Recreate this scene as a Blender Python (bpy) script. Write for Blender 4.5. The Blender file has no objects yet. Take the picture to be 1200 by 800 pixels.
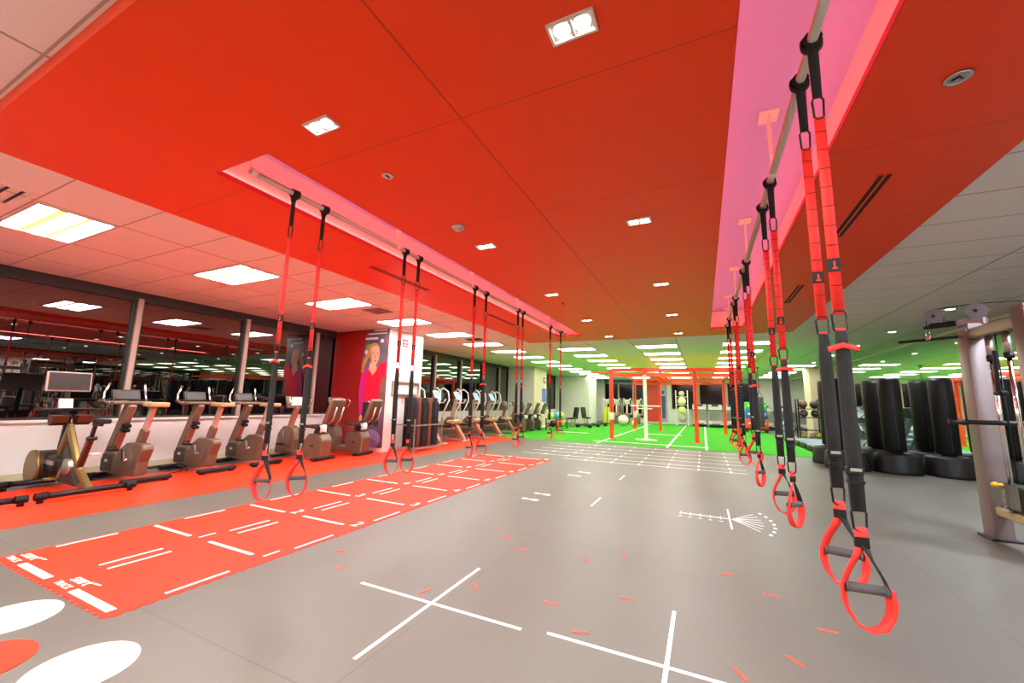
import bpy, bmesh, math, random
from mathutils import Vector, Matrix
random.seed(7)
C = bpy.context.scene.collection
PI = math.pi
H = 1.32                       # eye height of the camera
ZC = 3.10                      # tiled ceiling
ZS = 3.005                     # underside of the orange soffit

# ------------------------------------------------------------------ materials
def lin(c):
    return tuple((v/12.92 if v <= 0.04045 else ((v+0.055)/1.055)**2.4) for v in c)
def rgb(h):
    return lin((int(h[0:2],16)/255, int(h[2:4],16)/255, int(h[4:6],16)/255))
MATS = {}
def mat(name, hexcol, rough=0.5, metal=0.0, noise=0.0, scale=8.0, emit=0.0, emitcol=None, spec=0.5, coat=0.0, bump=0.0):
    if name in MATS: return MATS[name]
    m = bpy.data.materials.new(name); m.use_nodes = True
    nt = m.node_tree; b = nt.nodes['Principled BSDF']
    col = rgb(hexcol) + (1,)
    b.inputs['Base Color'].default_value = col
    b.inputs['Roughness'].default_value = rough
    b.inputs['Metallic'].default_value = metal
    b.inputs['Specular IOR Level'].default_value = spec
    b.inputs['Coat Weight'].default_value = coat
    tc = nt.nodes.new('ShaderNodeTexCoord')
    nz = nt.nodes.new('ShaderNodeTexNoise'); nz.inputs['Scale'].default_value = scale; nz.inputs['Detail'].default_value = 3
    nt.links.new(tc.outputs['Object'], nz.inputs['Vector'])
    n = noise if noise > 0 else 0.04
    mx = nt.nodes.new('ShaderNodeMix'); mx.data_type = 'RGBA'
    mx.inputs[6].default_value = tuple(max(0, v*(1-n)) for v in col[:3]) + (1,)
    mx.inputs[7].default_value = tuple(min(1, v*(1+n)) for v in col[:3]) + (1,)
    nt.links.new(nz.outputs['Fac'], mx.inputs[0]); nt.links.new(mx.outputs[2], b.inputs['Base Color'])
    if bump > 0:
        bp = nt.nodes.new('ShaderNodeBump'); bp.inputs['Strength'].default_value = bump; bp.inputs['Distance'].default_value = 0.01
        nt.links.new(nz.outputs['Fac'], bp.inputs['Height']); nt.links.new(bp.outputs['Normal'], b.inputs['Normal'])
    if emit > 0:
        b.inputs['Emission Color'].default_value = (rgb(emitcol) if emitcol else col[:3]) + (1,)
        b.inputs['Emission Strength'].default_value = emit
    MATS[name] = m
    return m

def grid_mat(name, hexcol, linecol, px, py, ox, oy, wx, wy, rough, noise=0.05, nscale=3.0, spec=0.4, coat=0.0, bump=0.0, bscale=200):
    """a surface with seams every px / py metres (object coordinates are metres in the room)"""
    m = bpy.data.materials.new(name); m.use_nodes = True; nt = m.node_tree; b = nt.nodes['Principled BSDF']
    N = nt.nodes.new; L = nt.links.new
    tc = N('ShaderNodeTexCoord'); sp = N('ShaderNodeSeparateXYZ'); L(tc.outputs['Object'], sp.inputs[0])
    def seam(sock, period, off, w):
        a = N('ShaderNodeMath'); a.operation = 'SUBTRACT'; L(sock, a.inputs[0]); a.inputs[1].default_value = off - period/2
        d = N('ShaderNodeMath'); d.operation = 'DIVIDE'; L(a.outputs[0], d.inputs[0]); d.inputs[1].default_value = period
        f = N('ShaderNodeMath'); f.operation = 'FRACT'; L(d.outputs[0], f.inputs[0])
        s = N('ShaderNodeMath'); s.operation = 'SUBTRACT'; L(f.outputs[0], s.inputs[0]); s.inputs[1].default_value = 0.5
        ab = N('ShaderNodeMath'); ab.operation = 'ABSOLUTE'; L(s.outputs[0], ab.inputs[0])
        lt = N('ShaderNodeMath'); lt.operation = 'LESS_THAN'; L(ab.outputs[0], lt.inputs[0]); lt.inputs[1].default_value = w/2/period
        return lt.outputs[0]
    mxv = N('ShaderNodeMath'); mxv.operation = 'MAXIMUM'
    L(seam(sp.outputs[0], px, ox, wx), mxv.inputs[0]); L(seam(sp.outputs[1], py, oy, wy), mxv.inputs[1])
    nz = N('ShaderNodeTexNoise'); nz.inputs['Scale'].default_value = nscale; nz.inputs['Detail'].default_value = 5; L(tc.outputs['Object'], nz.inputs['Vector'])
    col = rgb(hexcol)
    c1 = N('ShaderNodeMix'); c1.data_type = 'RGBA'
    c1.inputs[6].default_value = tuple(v*(1-noise) for v in col) + (1,); c1.inputs[7].default_value = tuple(min(1, v*(1+noise)) for v in col) + (1,)
    L(nz.outputs['Fac'], c1.inputs[0])
    c2 = N('ShaderNodeMix'); c2.data_type = 'RGBA'; L(mxv.outputs[0], c2.inputs[0]); L(c1.outputs[2], c2.inputs[6]); c2.inputs[7].default_value = rgb(linecol) + (1,)
    L(c2.outputs[2], b.inputs['Base Color'])
    b.inputs['Roughness'].default_value = rough; b.inputs['Specular IOR Level'].default_value = spec; b.inputs['Coat Weight'].default_value = coat
    if bump:
        n2 = N('ShaderNodeTexNoise'); n2.inputs['Scale'].default_value = bscale; L(tc.outputs['Object'], n2.inputs['Vector'])
        bp = N('ShaderNodeBump'); bp.inputs['Strength'].default_value = bump; bp.inputs['Distance'].default_value = 0.004
        L(n2.outputs['Fac'], bp.inputs['Height']); L(bp.outputs['Normal'], b.inputs['Normal'])
    MATS[name] = m
    return m

# ------------------------------------------------------------------ mesh builder
class MB:
    def __init__(s): s.bm = bmesh.new(); s.mi = 0
    def _tag(s, geom, smooth):
        for f in geom:
            f.smooth = smooth; f.material_index = s.mi
    def box(s, c, d, rot=None, bev=0.0, seg=1):
        t = bmesh.new(); bmesh.ops.create_cube(t, size=1.0)
        for v in t.verts: v.co = Vector((v.co.x*d[0], v.co.y*d[1], v.co.z*d[2]))
        if bev > 0:
            bmesh.ops.bevel(t, geom=list(t.edges), offset=min(bev, 0.49*min(d)), segments=seg, profile=0.5, affect='EDGES')
        M = Matrix.Translation(c)
        if rot is not None: M = M @ (rot.to_4x4() if hasattr(rot, 'to_4x4') else rot)
        s._merge(t, M, seg > 1)
        return s
    def _merge(s, t, M, smooth):
        vm = {}
        for v in t.verts: vm[v] = s.bm.verts.new(M @ v.co)
        for f in t.faces:
            try:
                nf = s.bm.faces.new([vm[v] for v in f.verts]); nf.smooth = smooth; nf.material_index = s.mi
            except ValueError: pass
        t.free()
    def bar(s, a, b, w, h, bev=0.0, up=(0,0,1), seg=1):
        """a box beam from a to b, w across, h along 'up'"""
        a = Vector(a); b = Vector(b); z = (b-a); L = z.length; z.normalize(); u = Vector(up)
        x = u.cross(z)
        if x.length < 1e-4: x = Vector((0,1,0)).cross(z)
        x.normalize(); y = z.cross(x)
        R = Matrix((x, y, z)).transposed()
        return s.box((a+b)/2, (w, h, L), R, bev, seg)
    def tube(s, pts, r, n=8, closed=False, caps=True):
        P = [Vector(p) for p in pts]; R = r if isinstance(r, (list, tuple)) else [r]*len(P)
        rings = []; prev = None; m = len(P)
        for i, p in enumerate(P):
            if closed: t = P[(i+1) % m] - P[i-1]
            elif i == 0: t = P[1]-P[0]
            elif i == m-1: t = P[-1]-P[-2]
            else: t = (P[i+1]-P[i]).normalized() + (P[i]-P[i-1]).normalized()
            if t.length < 1e-9: t = Vector((0,0,1))
            t.normalize()
            if prev is None:
                x = t.orthogonal().normalized()
            else:
                x = prev - t*prev.dot(t)
                if x.length < 1e-5: x = t.orthogonal()
                x.normalize()
            prev = x; y = t.cross(x)
            rings.append([s.bm.verts.new(p + (x*math.cos(2*PI*k/n) + y*math.sin(2*PI*k/n))*R[i]) for k in range(n)])
        k2 = m if closed else m-1
        for i in range(k2):
            A = rings[i]; B = rings[(i+1) % m]
            for k in range(n):
                f = s.bm.faces.new((A[k], A[(k+1) % n], B[(k+1) % n], B[k])); f.smooth = True; f.material_index = s.mi
        if caps and not closed:
            f = s.bm.faces.new(list(reversed(rings[0]))); f.material_index = s.mi
            f = s.bm.faces.new(rings[-1]); f.material_index = s.mi
        return s
    def cyl(s, a, b, r, r2=None, n=16):
        return s.tube([a, b], [r, r if r2 is None else r2], n)
    def prism(s, poly, thick, M):
        """polygon in local xy, extruded along z by thick, placed with M"""
        n = len(poly)
        A = [s.bm.verts.new(M @ Vector((p[0], p[1], 0))) for p in poly]
        B = [s.bm.verts.new(M @ Vector((p[0], p[1], thick))) for p in poly]
        fs = [s.bm.faces.new(list(reversed(A))), s.bm.faces.new(B)]
        for i in range(n): fs.append(s.bm.faces.new((A[i], A[(i+1) % n], B[(i+1) % n], B[i])))
        for f in fs: f.material_index = s.mi
        return s
    def xz(s, poly, y0, y1):
        """polygon in world x,z extruded from y0 to y1"""
        M = Matrix(((1,0,0,0),(0,0,1,y0),(0,1,0,0),(0,0,0,1)))
        return s.prism(poly, y1-y0, M)
    def floorpoly(s, poly, z0, z1):
        return s.prism(poly, z1-z0, Matrix.Translation((0,0,z0)))
    def lathe(s, prof, n=20, o=(0,0,0), axis='Z', squash=1.0):
        rings = []
        for r, z in prof:
            ring = []
            for k in range(n):
                a = 2*PI*k/n; x, y = r*math.cos(a), r*math.sin(a)*squash
                if axis == 'Z': p = (x, y, z)
                elif axis == 'Y': p = (x, z, y)
                else: p = (z, x, y)
                ring.append(s.bm.verts.new(Vector(o)+Vector(p)))
            rings.append(ring)
        for i in range(len(rings)-1):
            for k in range(n):
                f = s.bm.faces.new((rings[i][k], rings[i][(k+1) % n], rings[i+1][(k+1) % n], rings[i+1][k])); f.smooth = True; f.material_index = s.mi
        for rr in (rings[0], rings[-1]):
            f = s.bm.faces.new(rr); f.material_index = s.mi
        return s
    def ball(s, c, r, n=14, sc=(1,1,1)):
        t = bmesh.new(); bmesh.ops.create_uvsphere(t, u_segments=n, v_segments=max(6, n//2), radius=1)
        s._merge(t, Matrix.Translation(c) @ Matrix.Diagonal((r*sc[0], r*sc[1], r*sc[2], 1)), True); return s
    def ribbon(s, pts, wdir, w, th=0.003, widths=None):
        """a flat strap along pts, w wide along wdir (vector or list)"""
        P = [Vector(p) for p in pts]; rows = []
        for i, p in enumerate(P):
            wd = Vector(wdir[i] if isinstance(wdir, list) else wdir).normalized()
            t = (P[min(i+1, len(P)-1)]-P[max(i-1, 0)]); t.normalize(); nn = t.cross(wd)
            if nn.length < 1e-6: nn = Vector((1,0,0))
            nn.normalize(); h = (widths[i] if widths else w)/2
            rows.append([s.bm.verts.new(p+wd*h+nn*th/2), s.bm.verts.new(p-wd*h+nn*th/2), s.bm.verts.new(p-wd*h-nn*th/2), s.bm.verts.new(p+wd*h-nn*th/2)])
        for i in range(len(rows)-1):
            for k in range(4):
                f = s.bm.faces.new((rows[i][k], rows[i][(k+1) % 4], rows[i+1][(k+1) % 4], rows[i+1][k])); f.material_index = s.mi; f.smooth = (k in (0, 2))
        f = s.bm.faces.new(list(reversed(rows[0]))); f.material_index = s.mi
        f = s.bm.faces.new(rows[-1]); f.material_index = s.mi
        return s
    def build(s, name, m, parent=None, label=None, kind=None):
        bmesh.ops.recalc_face_normals(s.bm, faces=list(s.bm.faces))
        me = bpy.data.meshes.new(name); s.bm.to_mesh(me); s.bm.free()
        for mm in (m if isinstance(m, (list, tuple)) else [m]): me.materials.append(mm)
        o = bpy.data.objects.new(name, me); C.objects.link(o)
        if parent: o.parent = parent
        if label: o['label'] = label
        if kind: o['kind'] = kind
        return o

def thing(name, label, cat, loc=(0,0,0), rz=0.0, group=None):
    o = bpy.data.objects.new(name, None); C.objects.link(o); o.empty_display_size = 0.1
    o.location = loc; o.rotation_euler = (0,0,rz); o['label'] = label; o['category'] = cat
    if group: o['group'] = group
    return o
def tag(o, label, cat, group=None):
    o['label'] = label; o['category'] = cat
    if group: o['group'] = group
    return o
KIDS = {}
def copy_tree(src, loc, rz, label, group=None, parent=None):
    c = src.copy(); C.objects.link(c)
    if parent is None:
        c.location = loc; c.rotation_euler = (0,0,rz)
        if label: c['label'] = label
        if group: c['group'] = group
    else:
        c.parent = parent
    for ch in [x for x in src.children]:
        copy_tree(ch, None, None, None, None, c)
    return c
def struct(o, label=None):
    o['kind'] = 'structure'
    if label: o['label'] = label
    return o
ORD = ['first','second','third','fourth','fifth','sixth','seventh','eighth','ninth','tenth','eleventh','twelfth','thirteenth','fourteenth','fifteenth','sixteenth','seventeenth','eighteenth']
def Ry(a): return Matrix.Rotation(a, 3, 'Y')
def Rx(a): return Matrix.Rotation(a, 3, 'X')
def Rz(a): return Matrix.Rotation(a, 3, 'Z')
def text_mesh(txt, size, m, parent, name, M, depth=0.002, shear=0.0, spacing=1.0):
    cu = bpy.data.curves.new(name, 'FONT'); cu.body = txt; cu.size = size; cu.extrude = depth/2; cu.shear = shear; cu.space_character = spacing
    cu.align_x = 'CENTER'; cu.align_y = 'CENTER'
    tmp = bpy.data.objects.new('tmp', cu); C.objects.link(tmp)
    dg = bpy.context.evaluated_depsgraph_get(); me = bpy.data.meshes.new_from_object(tmp.evaluated_get(dg))
    bpy.data.objects.remove(tmp); bpy.data.curves.remove(cu)
    me.transform(M); me.materials.clear(); me.materials.append(m); me.name = name
    o = bpy.data.objects.new(name, me); C.objects.link(o)
    if parent: o.parent = parent
    return o
# ------------------------------------------------------------------ camera
cam_d = bpy.data.cameras.new('camera'); cam = bpy.data.objects.new('camera', cam_d); C.objects.link(cam)
yaw, pit, rol = math.radians(25.6), math.radians(8.53), math.radians(1.40)
cy, sy = math.cos(yaw), math.sin(yaw)
right0 = Vector((cy, sy, 0)); fwd0 = Vector((-sy, cy, 0)); up0 = Vector((0,0,1))
fwd = fwd0*math.cos(pit) + up0*math.sin(pit); up1 = up0*math.cos(pit) - fwd0*math.sin(pit)
rgt = right0*math.cos(rol) + up1*math.sin(rol); up2 = up1*math.cos(rol) - right0*math.sin(rol)
cam.matrix_world = Matrix(((rgt.x, up2.x, -fwd.x, 0), (rgt.y, up2.y, -fwd.y, 0), (rgt.z, up2.z, -fwd.z, H), (0,0,0,1)))
cam_d.sensor_width = 36; cam_d.sensor_fit = 'HORIZONTAL'; cam_d.lens = 466.667/1200*36; cam_d.clip_start = 0.05; cam_d.clip_end = 200
S = bpy.context.scene; S.camera = cam
S.view_settings.view_transform = 'Standard'; S.view_settings.look = 'None'; S.view_settings.gamma = 1.0; S.view_settings.use_curve_mapping = False
S.view_settings.exposure = 0.45
w = bpy.data.worlds.new('night'); S.world = w; w.use_nodes = True
w.node_tree.nodes['Background'].inputs[0].default_value = (0.01, 0.012, 0.02, 1); w.node_tree.nodes['Background'].inputs[1].default_value = 0.3
try:
    S.cycles.max_bounces = 10; S.cycles.diffuse_bounces = 8; S.cycles.glossy_bounces = 4; S.cycles.sample_clamp_indirect = 6.0
    S.cycles.use_denoising = True; S.cycles.caustics_reflective = False; S.cycles.caustics_refractive = False
except Exception: pass

XL, XR, YB, YF = -9.1, 5.02, -5.0, 30.5     # room limits
SX0, SX1, SY0, SY1 = -4.5, 1.87, 0.63, 10.58  # orange soffit
# ------------------------------------------------------------------ materials used all over
M_floor = grid_mat('rubber_floor', '615c53', '58534a', 3.2, 2.45, -1.6, 3.9, 0.012, 0.012, 0.43, 0.22, 0.6, spec=0.38)
M_lane = mat('red_lane_rubber', 'dc3412', 0.6, noise=0.05, scale=4, spec=0.25)
M_strip = mat('red_floor_strip', 'e8360f', 0.45, noise=0.04, scale=3)
M_turf = mat('green_turf', '43a62a', 0.9, noise=0.12, scale=60, spec=0.1, bump=0.5)
M_line = mat('white_line_paint', 'f4efe8', 0.6)
M_dash = mat('red_mark_paint', 'e0492c', 0.6)
M_tile = grid_mat('ceiling_tile', 'f8f5f2', 'b8b0aa', 1.2625, 0.628, -6.28+0.631, 1.55+0.314, 0.022, 0.014, 0.9, 0.04, 60, spec=0.2)
M_soffit = grid_mat('orange_soffit_paint', 'fc460c', 'c8360a', 40, 1.29, -1.25, 3.11, 0.014, 0.006, 0.42, 0.03, 1.2, spec=0.35)
M_cove = mat('cove_white_paint', 'ece0dc', 0.6)
M_covetop = mat('cove_lavender_light_tint', 'a8a6ea', 0.6)  # white cove ceiling, the lavender of the mixed light put into its colour
M_coveedge = mat('red_lit_edge_tint', 'e8182a', 0.5)  # red LED glow on the slot lip put into its colour
M_led = mat('red_led_strip', 'ff8a80', 0.5, emit=10.5, emitcol='ff8478')
M_wall = mat('wall_paint', 'e8e4de', 0.7, noise=0.03, scale=1.5)
M_beige = mat('beige_column_paint', 'cfc3a2', 0.75, noise=0.05, scale=2)
M_trim = mat('bronze_window_trim', 'b8a292', 0.45)
M_dtrim = mat('dark_window_trim', '2c2624', 0.5)
M_glass = mat('night_window_glass', '050506', 0.0, spec=1.0)
M_glass.node_tree.nodes['Principled BSDF'].inputs['IOR'].default_value = 1.8
M_farglass = mat('far_dark_glass', '08090a', 0.12, spec=0.25)
M_redpaint = mat('dark_red_mural_paint', '9c1210', 0.45, noise=0.06, scale=0.8)
M_mirror = mat('mirror_silver', 'eef4ea', 0.0, metal=1.0)
M_black = mat('black_vinyl', '0e0b09', 0.5, noise=0.15, spec=0.3)
M_blackw = mat('black_webbing', '14100d', 0.85, noise=0.15, scale=120)
M_redw = mat('red_webbing', 'ee2a1e', 0.7, noise=0.06, scale=120)
M_steel = mat('brushed_steel', 'b9b0a2', 0.35, metal=0.9)
M_chrome = mat('chrome', 'd0ccc8', 0.15, metal=1.0)
M_dmetal = mat('black_metal', '191614', 0.4, metal=0.4)
M_rubber = mat('grey_foam_grip', '4a4645', 0.85)
M_white = mat('white_powdercoat', 'e8e4dc', 0.45)
M_bike = mat('bronze_bike_shell', '735f4d', 0.4, metal=0.3, noise=0.05)
M_biked = mat('dark_bike_shell', '3c332c', 0.45, metal=0.2)
M_bikes = mat('silver_bike_post', 'c0ab98', 0.35, metal=0.5)
M_copper = mat('copper_bike_post', 'a86850', 0.4, metal=0.4)
M_gold = mat('gold_frame_paint', '84703e', 0.35, metal=0.6)
M_amber = mat('amber_bike_part', '50260c', 0.45, metal=0.3)
M_seat = mat('tan_saddle', 'a89268', 0.6)
M_screenb = mat('screen_glass', '2a2422', 0.4)
M_scr_on = mat('lit_blue_screen', '7db4e0', 0.3, emit=0.6, emitcol='6fb0ea')
M_scr_w = mat('lit_white_screen', 'd8d8d0', 0.3, emit=0.5, emitcol='e8e8e0')
M_orange = mat('orange_rig_paint', 'ee4a1a', 0.4)
M_lamp = mat('fluorescent_diffuser', 'fff6e6', 0.5, emit=17.0, emitcol='fff8f0')
M_lamp2 = mat('fluorescent_diffuser_new', 'fff6e6', 0.5, emit=42.0, emitcol='fffcfa')
M_lamp3 = mat('cool_fill_diffuser', 'f4f8ff', 0.5, emit=70.0, emitcol='d4e4ff')
M_lampy = mat('yellow_reflector', 'e8c878', 0.5, emit=1.2, emitcol='f0c860')
M_led_spot = mat('downlight_lens', 'ffffff', 0.3, emit=22.0, emitcol='fffaf0')
M_padwhite = mat('white_pad', 'e4ddd2', 0.6)

# ------------------------------------------------------------------ room shell
def slab(name, x0, x1, y0, y1, z0, z1, m, kind=True):
    b = MB(); b.box(((x0+x1)/2, (y0+y1)/2, (z0+z1)/2), (x1-x0, y1-y0, z1-z0)); o = b.build(name, m)
    return struct(o) if kind else o
floor = slab('floor', XL-0.3, XR+0.3, YB, YF+0.3, -0.12, 0.0, M_floor)
turf = slab('floor_turf', -8.0, 2.95, 13.58, YF, 0.0, 0.010, M_turf)
turf['label'] = 'bright green turf floor under the rig'
b = MB(); b.floorpoly([(-8.25,-0.5), (-6.05,-0.5), (-6.05,13.58), (-8.25,13.58)], 0, 0.004)
struct(b.build('floor_strip', M_strip), 'orange red floor strip under the bikes')
# the tiled ceiling leaves the soffit open
b = MB()
for x0, x1, y0, y1 in ((XL-0.3, SX0, YB, YF+0.3), (SX1, XR+0.3, YB, YF+0.3), (SX0, SX1, YB, SY0), (SX0, SX1, SY1, YF+0.3)):
    b.box(((x0+x1)/2, (y0+y1)/2, ZC+0.04), (x1-x0, y1-y0, 0.08))
struct(b.build('ceiling', M_tile))
RX0, RX1, LX0, LX1, CY0, CY1 = 0.205, 0.83, -3.33, -2.70, 1.57, 9.70
b = MB()
for x0, x1, y0, y1 in ((SX0, LX0, SY0, SY1), (LX1, RX0, SY0, SY1), (RX1, SX1, SY0, SY1), (LX0, LX1, SY0, CY0), (LX0, LX1, CY1, SY1), (RX0, RX1, SY0, 1.05), (RX0, RX1, CY1, SY1)):
    b.box(((x0+x1)/2, (y0+y1)/2, ZS+0.02), (x1-x0, y1-y0, 0.04))
for x in (SX0+0.01, SX1-0.01): b.box((x, (SY0+SY1)/2, (ZS+0.04+ZC+0.08)/2), (0.02, SY1-SY0, ZC+0.08-ZS-0.04))
for y in (SY0+0.01, SY1-0.01): b.box(((SX0+SX1)/2, y, (ZS+0.04+ZC+0.08)/2), (SX1-SX0-0.04, 0.02, ZC+0.08-ZS-0.04))
struct(b.build('ceiling_soffit', M_soffit), 'dropped orange soffit with two lit slots')
def cove(x0, x1, y0, y1):
    e = 0.065; zt = 3.40; zb = ZS+0.04
    b = MB()
    b.box((x0-e-0.01, (y0+y1)/2, (zb+zt)/2), (0.02, y1-y0+2*e, zt-zb)); b.box((x1+e+0.01, (y0+y1)/2, (zb+zt)/2), (0.02, y1-y0+2*e, zt-zb))
    b.box(((x0+x1)/2, y0-e-0.01, (zb+zt)/2), (x1-x0+2*e, 0.02, zt-zb)); b.box(((x0+x1)/2, y1+e+0.01, (zb+zt)/2), (x1-x0+2*e, 0.02, zt-zb))
    o = struct(b.build('ceiling_cove', M_cove))
    b = MB(); b.box(((x0+x1)/2, (y0+y1)/2, zt+0.02), (x1-x0+2*e+0.04, y1-y0+2*e+0.04, 0.04)); b.build('cove_top', M_covetop, o)
    b = MB(); t = 0.006
    b.box((x0+t/2, (y0+y1)/2, (ZS+zb)/2), (t, y1-y0, zb-ZS)); b.box((x1-t/2, (y0+y1)/2, (ZS+zb)/2), (t, y1-y0, zb-ZS))
    b.box(((x0+x1)/2, y0+t/2, (ZS+zb)/2), (x1-x0-2*t, t, zb-ZS)); b.box(((x0+x1)/2, y1-t/2, (ZS+zb)/2), (x1-x0-2*t, t, zb-ZS))
    b.build('slot_edge', M_coveedge, o)
    for x in (x0-e*0.70, x1+e*0.70):
        b = MB(); b.box((x, (y0+y1)/2, zb+0.012), (0.022, y1-y0-0.1, 0.014)); b.build('led_strip', M_led, o)
    return o
cove(RX0, RX1, 1.05, CY1); cove(LX0, LX1, CY0, CY1)

# back wall, far wall, mirror wall
slab('wall_back', XL-0.3, XR+0.3, YB-0.2, YB, 0, ZC, M_wall)
slab('wall_right', XR+0.02, XR+0.25, YB, YF, 0, ZC, M_wall)
b = MB(); b.box((XR+0.005, (YB+YF)/2, 1.55), (0.02, YF-YB-0.2, 2.98))
o = b.build('wall_mirror', M_mirror); struct(o, 'floor to ceiling mirror along the right wall')
# left wall: low wall, head, mullions, windows
PIL = [(7.73, 9.1, -7.18), (18.65, 20.4, -7.65), (26.0, 28.0, -6.75)]
slab('wall_left', XL-0.2, XL, YB, YF, 0, 0.83, M_wall)
slab('trim_1', XL-0.2, XL+0.05, YB, YF, 0.83, 0.87, M_wall)
slab('trim_2', XL-0.2, XL+0.03, YB, YF, 2.98, ZC, M_dtrim)
slab('baseboard_left', XL, XL+0.015, YB, YF, 0.0, 0.10, M_beige)
mull = [-4.1, -2.25, -0.35, 1.53, 3.43, 5.33, 7.13, 10.6, 12.3, 14.1, 16.0, 17.6, 22.2, 24.1, 29.4]
segs = []
prev = YB
for y in mull + [YF]:
    segs.append((prev, y)); prev = y
n = 0
for (a, c) in segs:
    n += 1
    o = bpy.data.objects.new('window_%d' % n, None); C.objects.link(o); struct(o)
    g = MB(); g.box((XL-0.06, (a+c)/2, 1.925), (0.02, c-a-0.10, 2.11)); g.build('pane', M_glass, o)
    f = MB()
    f.box((XL-0.02, (a+c)/2, 2.965), (0.10, c-a-0.1, 0.05)); f.box((XL-0.02, (a+c)/2, 0.885), (0.10, c-a-0.1, 0.03))
    f.build('window_frame', M_dtrim, o)
    if c < YF:
        f = MB(); f.box((XL+0.0, c, 1.925), (0.12, 0.075, 2.11)); f.build('mullion', M_trim, o)
        f = MB(); f.box((XL-0.02, c-0.055, 1.925), (0.06, 0.035, 2.11)); f.box((XL-0.02, c+0.055, 1.925), (0.06, 0.035, 2.11)); f.build('mullion_gasket', M_dtrim, o)
for i, (y0, y1, x1) in enumerate(PIL):
    o = slab('column', XL+0.0, x1, y0, y1, 0, ZC, M_wall)
    b = MB(); b.box(((XL+x1)/2+0.01, (y0+y1)/2, 0.05), (x1-XL+0.02, y1-y0+0.02, 0.10)); b.build('baseboard', M_wall, o)
# beige side face cladding of the second column
b = MB(); b.box((-7.645, 19.525, 1.55), (0.012, 1.75, 3.09)); struct(b.build('column_cladding', M_beige))
# right column in front of the mirror
slab('column', 4.25, XR, 21.4, 22.6, 0, ZC, M_beige)
# far wall
slab('wall_far', XL-0.3, XR+0.3, YF, YF+0.25, 0, ZC, M_wall)
k = n
for (x0, x1, z0, z1) in ((-6.7, -5.7, 0.35, 2.85), (-5.65, -4.65, 0.35, 2.8), (-4.6, -3.75, 0.35, 2.75), (-2.0, -0.3, 1.05, 2.85), (-0.22, 1.4, 1.05, 2.85), (1.48, 3.1, 1.05, 2.85)):
    k += 1
    o = bpy.data.objects.new('window_%d' % k, None); C.objects.link(o); struct(o)
    g = MB(); g.box(((x0+x1)/2, YF-0.02, (z0+z1)/2), (x1-x0, 0.02, z1-z0)); g.build('pane', M_farglass, o)
    f = MB()
    for xx in (x0, x1): f.box((xx, YF-0.03, (z0+z1)/2), (0.06, 0.05, z1-z0+0.06))
    for zz in (z0, z1): f.box(((x0+x1)/2, YF-0.03, zz), (x1-x0, 0.05, 0.06))
    f.build('window_frame', M_trim, o)
slab('trim_3', -6.7, -3.75, YF-0.12, YF, 2.88, ZC, mat('blue_grey_band', '5a6a92', 0.6))

# ------------------------------------------------------------------ floor markings
def fbox(bld, x0, x1, y0, y1, z0=0.004, z1=0.007): bld.box(((x0+x1)/2, (y0+y1)/2, (z0+z1)/2), (x1-x0, y1-y0, z1-z0))
lx0, lx1, ly0, ly1 = -5.07, -3.22, 1.30, 9.02
def teeth(a, b_, n_, axis, base, out):
    pts = []; step = (b_-a)/n_
    for i in range(n_):
        p = a+i*step
        q = [(p, base), (p+step*0.30, base), (p+step*0.22, base+out), (p+step*0.78, base+out), (p+step*0.70, base)]
        pts += [(u, v) if axis == 'x' else (v, u) for u, v in q]
    return pts
poly = teeth(lx0, lx1, 24, 'x', ly0, -0.018) + teeth(ly0, ly1, 96, 'y', lx1, 0.012) + [(lx1, ly1), (lx0, ly1)]
b = MB(); b.floorpoly(poly, 0, 0.004); lane = struct(b.build('floor_lane', M_lane), 'coral red rubber training lane with white lines')
W = 0.032
b = MB()
for k in range(1, 9):
    y = 1.35+0.94*k
    fbox(b, -5.0, -4.38, y-W/2, y+W/2); fbox(b, -4.07, -3.45, y-W/2, y+W/2)
fbox(b, -4.74, -4.24, 1.325, 1.375); fbox(b, -3.84, -3.30, 1.325, 1.375)
b.build('cross_line', M_line, lane)
b = MB()
for k in range(8):
    y = 1.61+0.94*k
    for x in (-5.02, -4.225, -4.09, -3.275): fbox(b, x-0.011, x+0.011, y, y+0.40)
b.build('long_line', M_line, lane)
for k in range(1, 9):
    for x in (-4.27, -3.335):
        text_mesh(str(k), 0.21, M_line, lane, 'numeral', Matrix.Translation((x, 1.35+0.94*k+0.08, 0.0055)))
for x in (-4.92, -4.0):
    text_mesh('smrt', 0.115, M_line, lane, 'logo', Matrix.Translation((x+0.02, 1.440, 0.0055)), shear=0.2)
    text_mesh('TRACK', 0.062, M_line, lane, 'logo_text', Matrix.Translation((x-0.01, 1.352, 0.0055)), spacing=1.05)
    bb = MB(); bb.box((x+0.185, 1.462, 0.0055), (0.07, 0.010, 0.003), Rz(0.1)); bb.build('logo_bar', M_line, lane)
def floor_disc(x, y, r, m, name):
    b = MB(); b.lathe([(r, 0.0), (r, 0.004)], 48, (x, y, 0)); return b.build(name, m, floor)
floor_disc(-3.70, 1.05, 0.21, M_line, 'floor_spot'); floor_disc(-3.23, 0.82, 0.21, M_lane, 'floor_spot'); floor_disc(-2.76, 1.05, 0.21, M_line, 'floor_spot')
b = MB()
fbox(b, -2.28, -1.02, 2.335, 2.357, 0, .003); fbox(b, -1.673, -1.651, 1.70, 2.97, 0, .0035)
fbox(b, -0.87, 0.425, 2.372, 2.394, 0, .003); fbox(b, -0.237, -0.215, 1.73, 3.0, 0, .0035)
b.build('cross_mark', M_line, floor)
b = MB()
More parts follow.
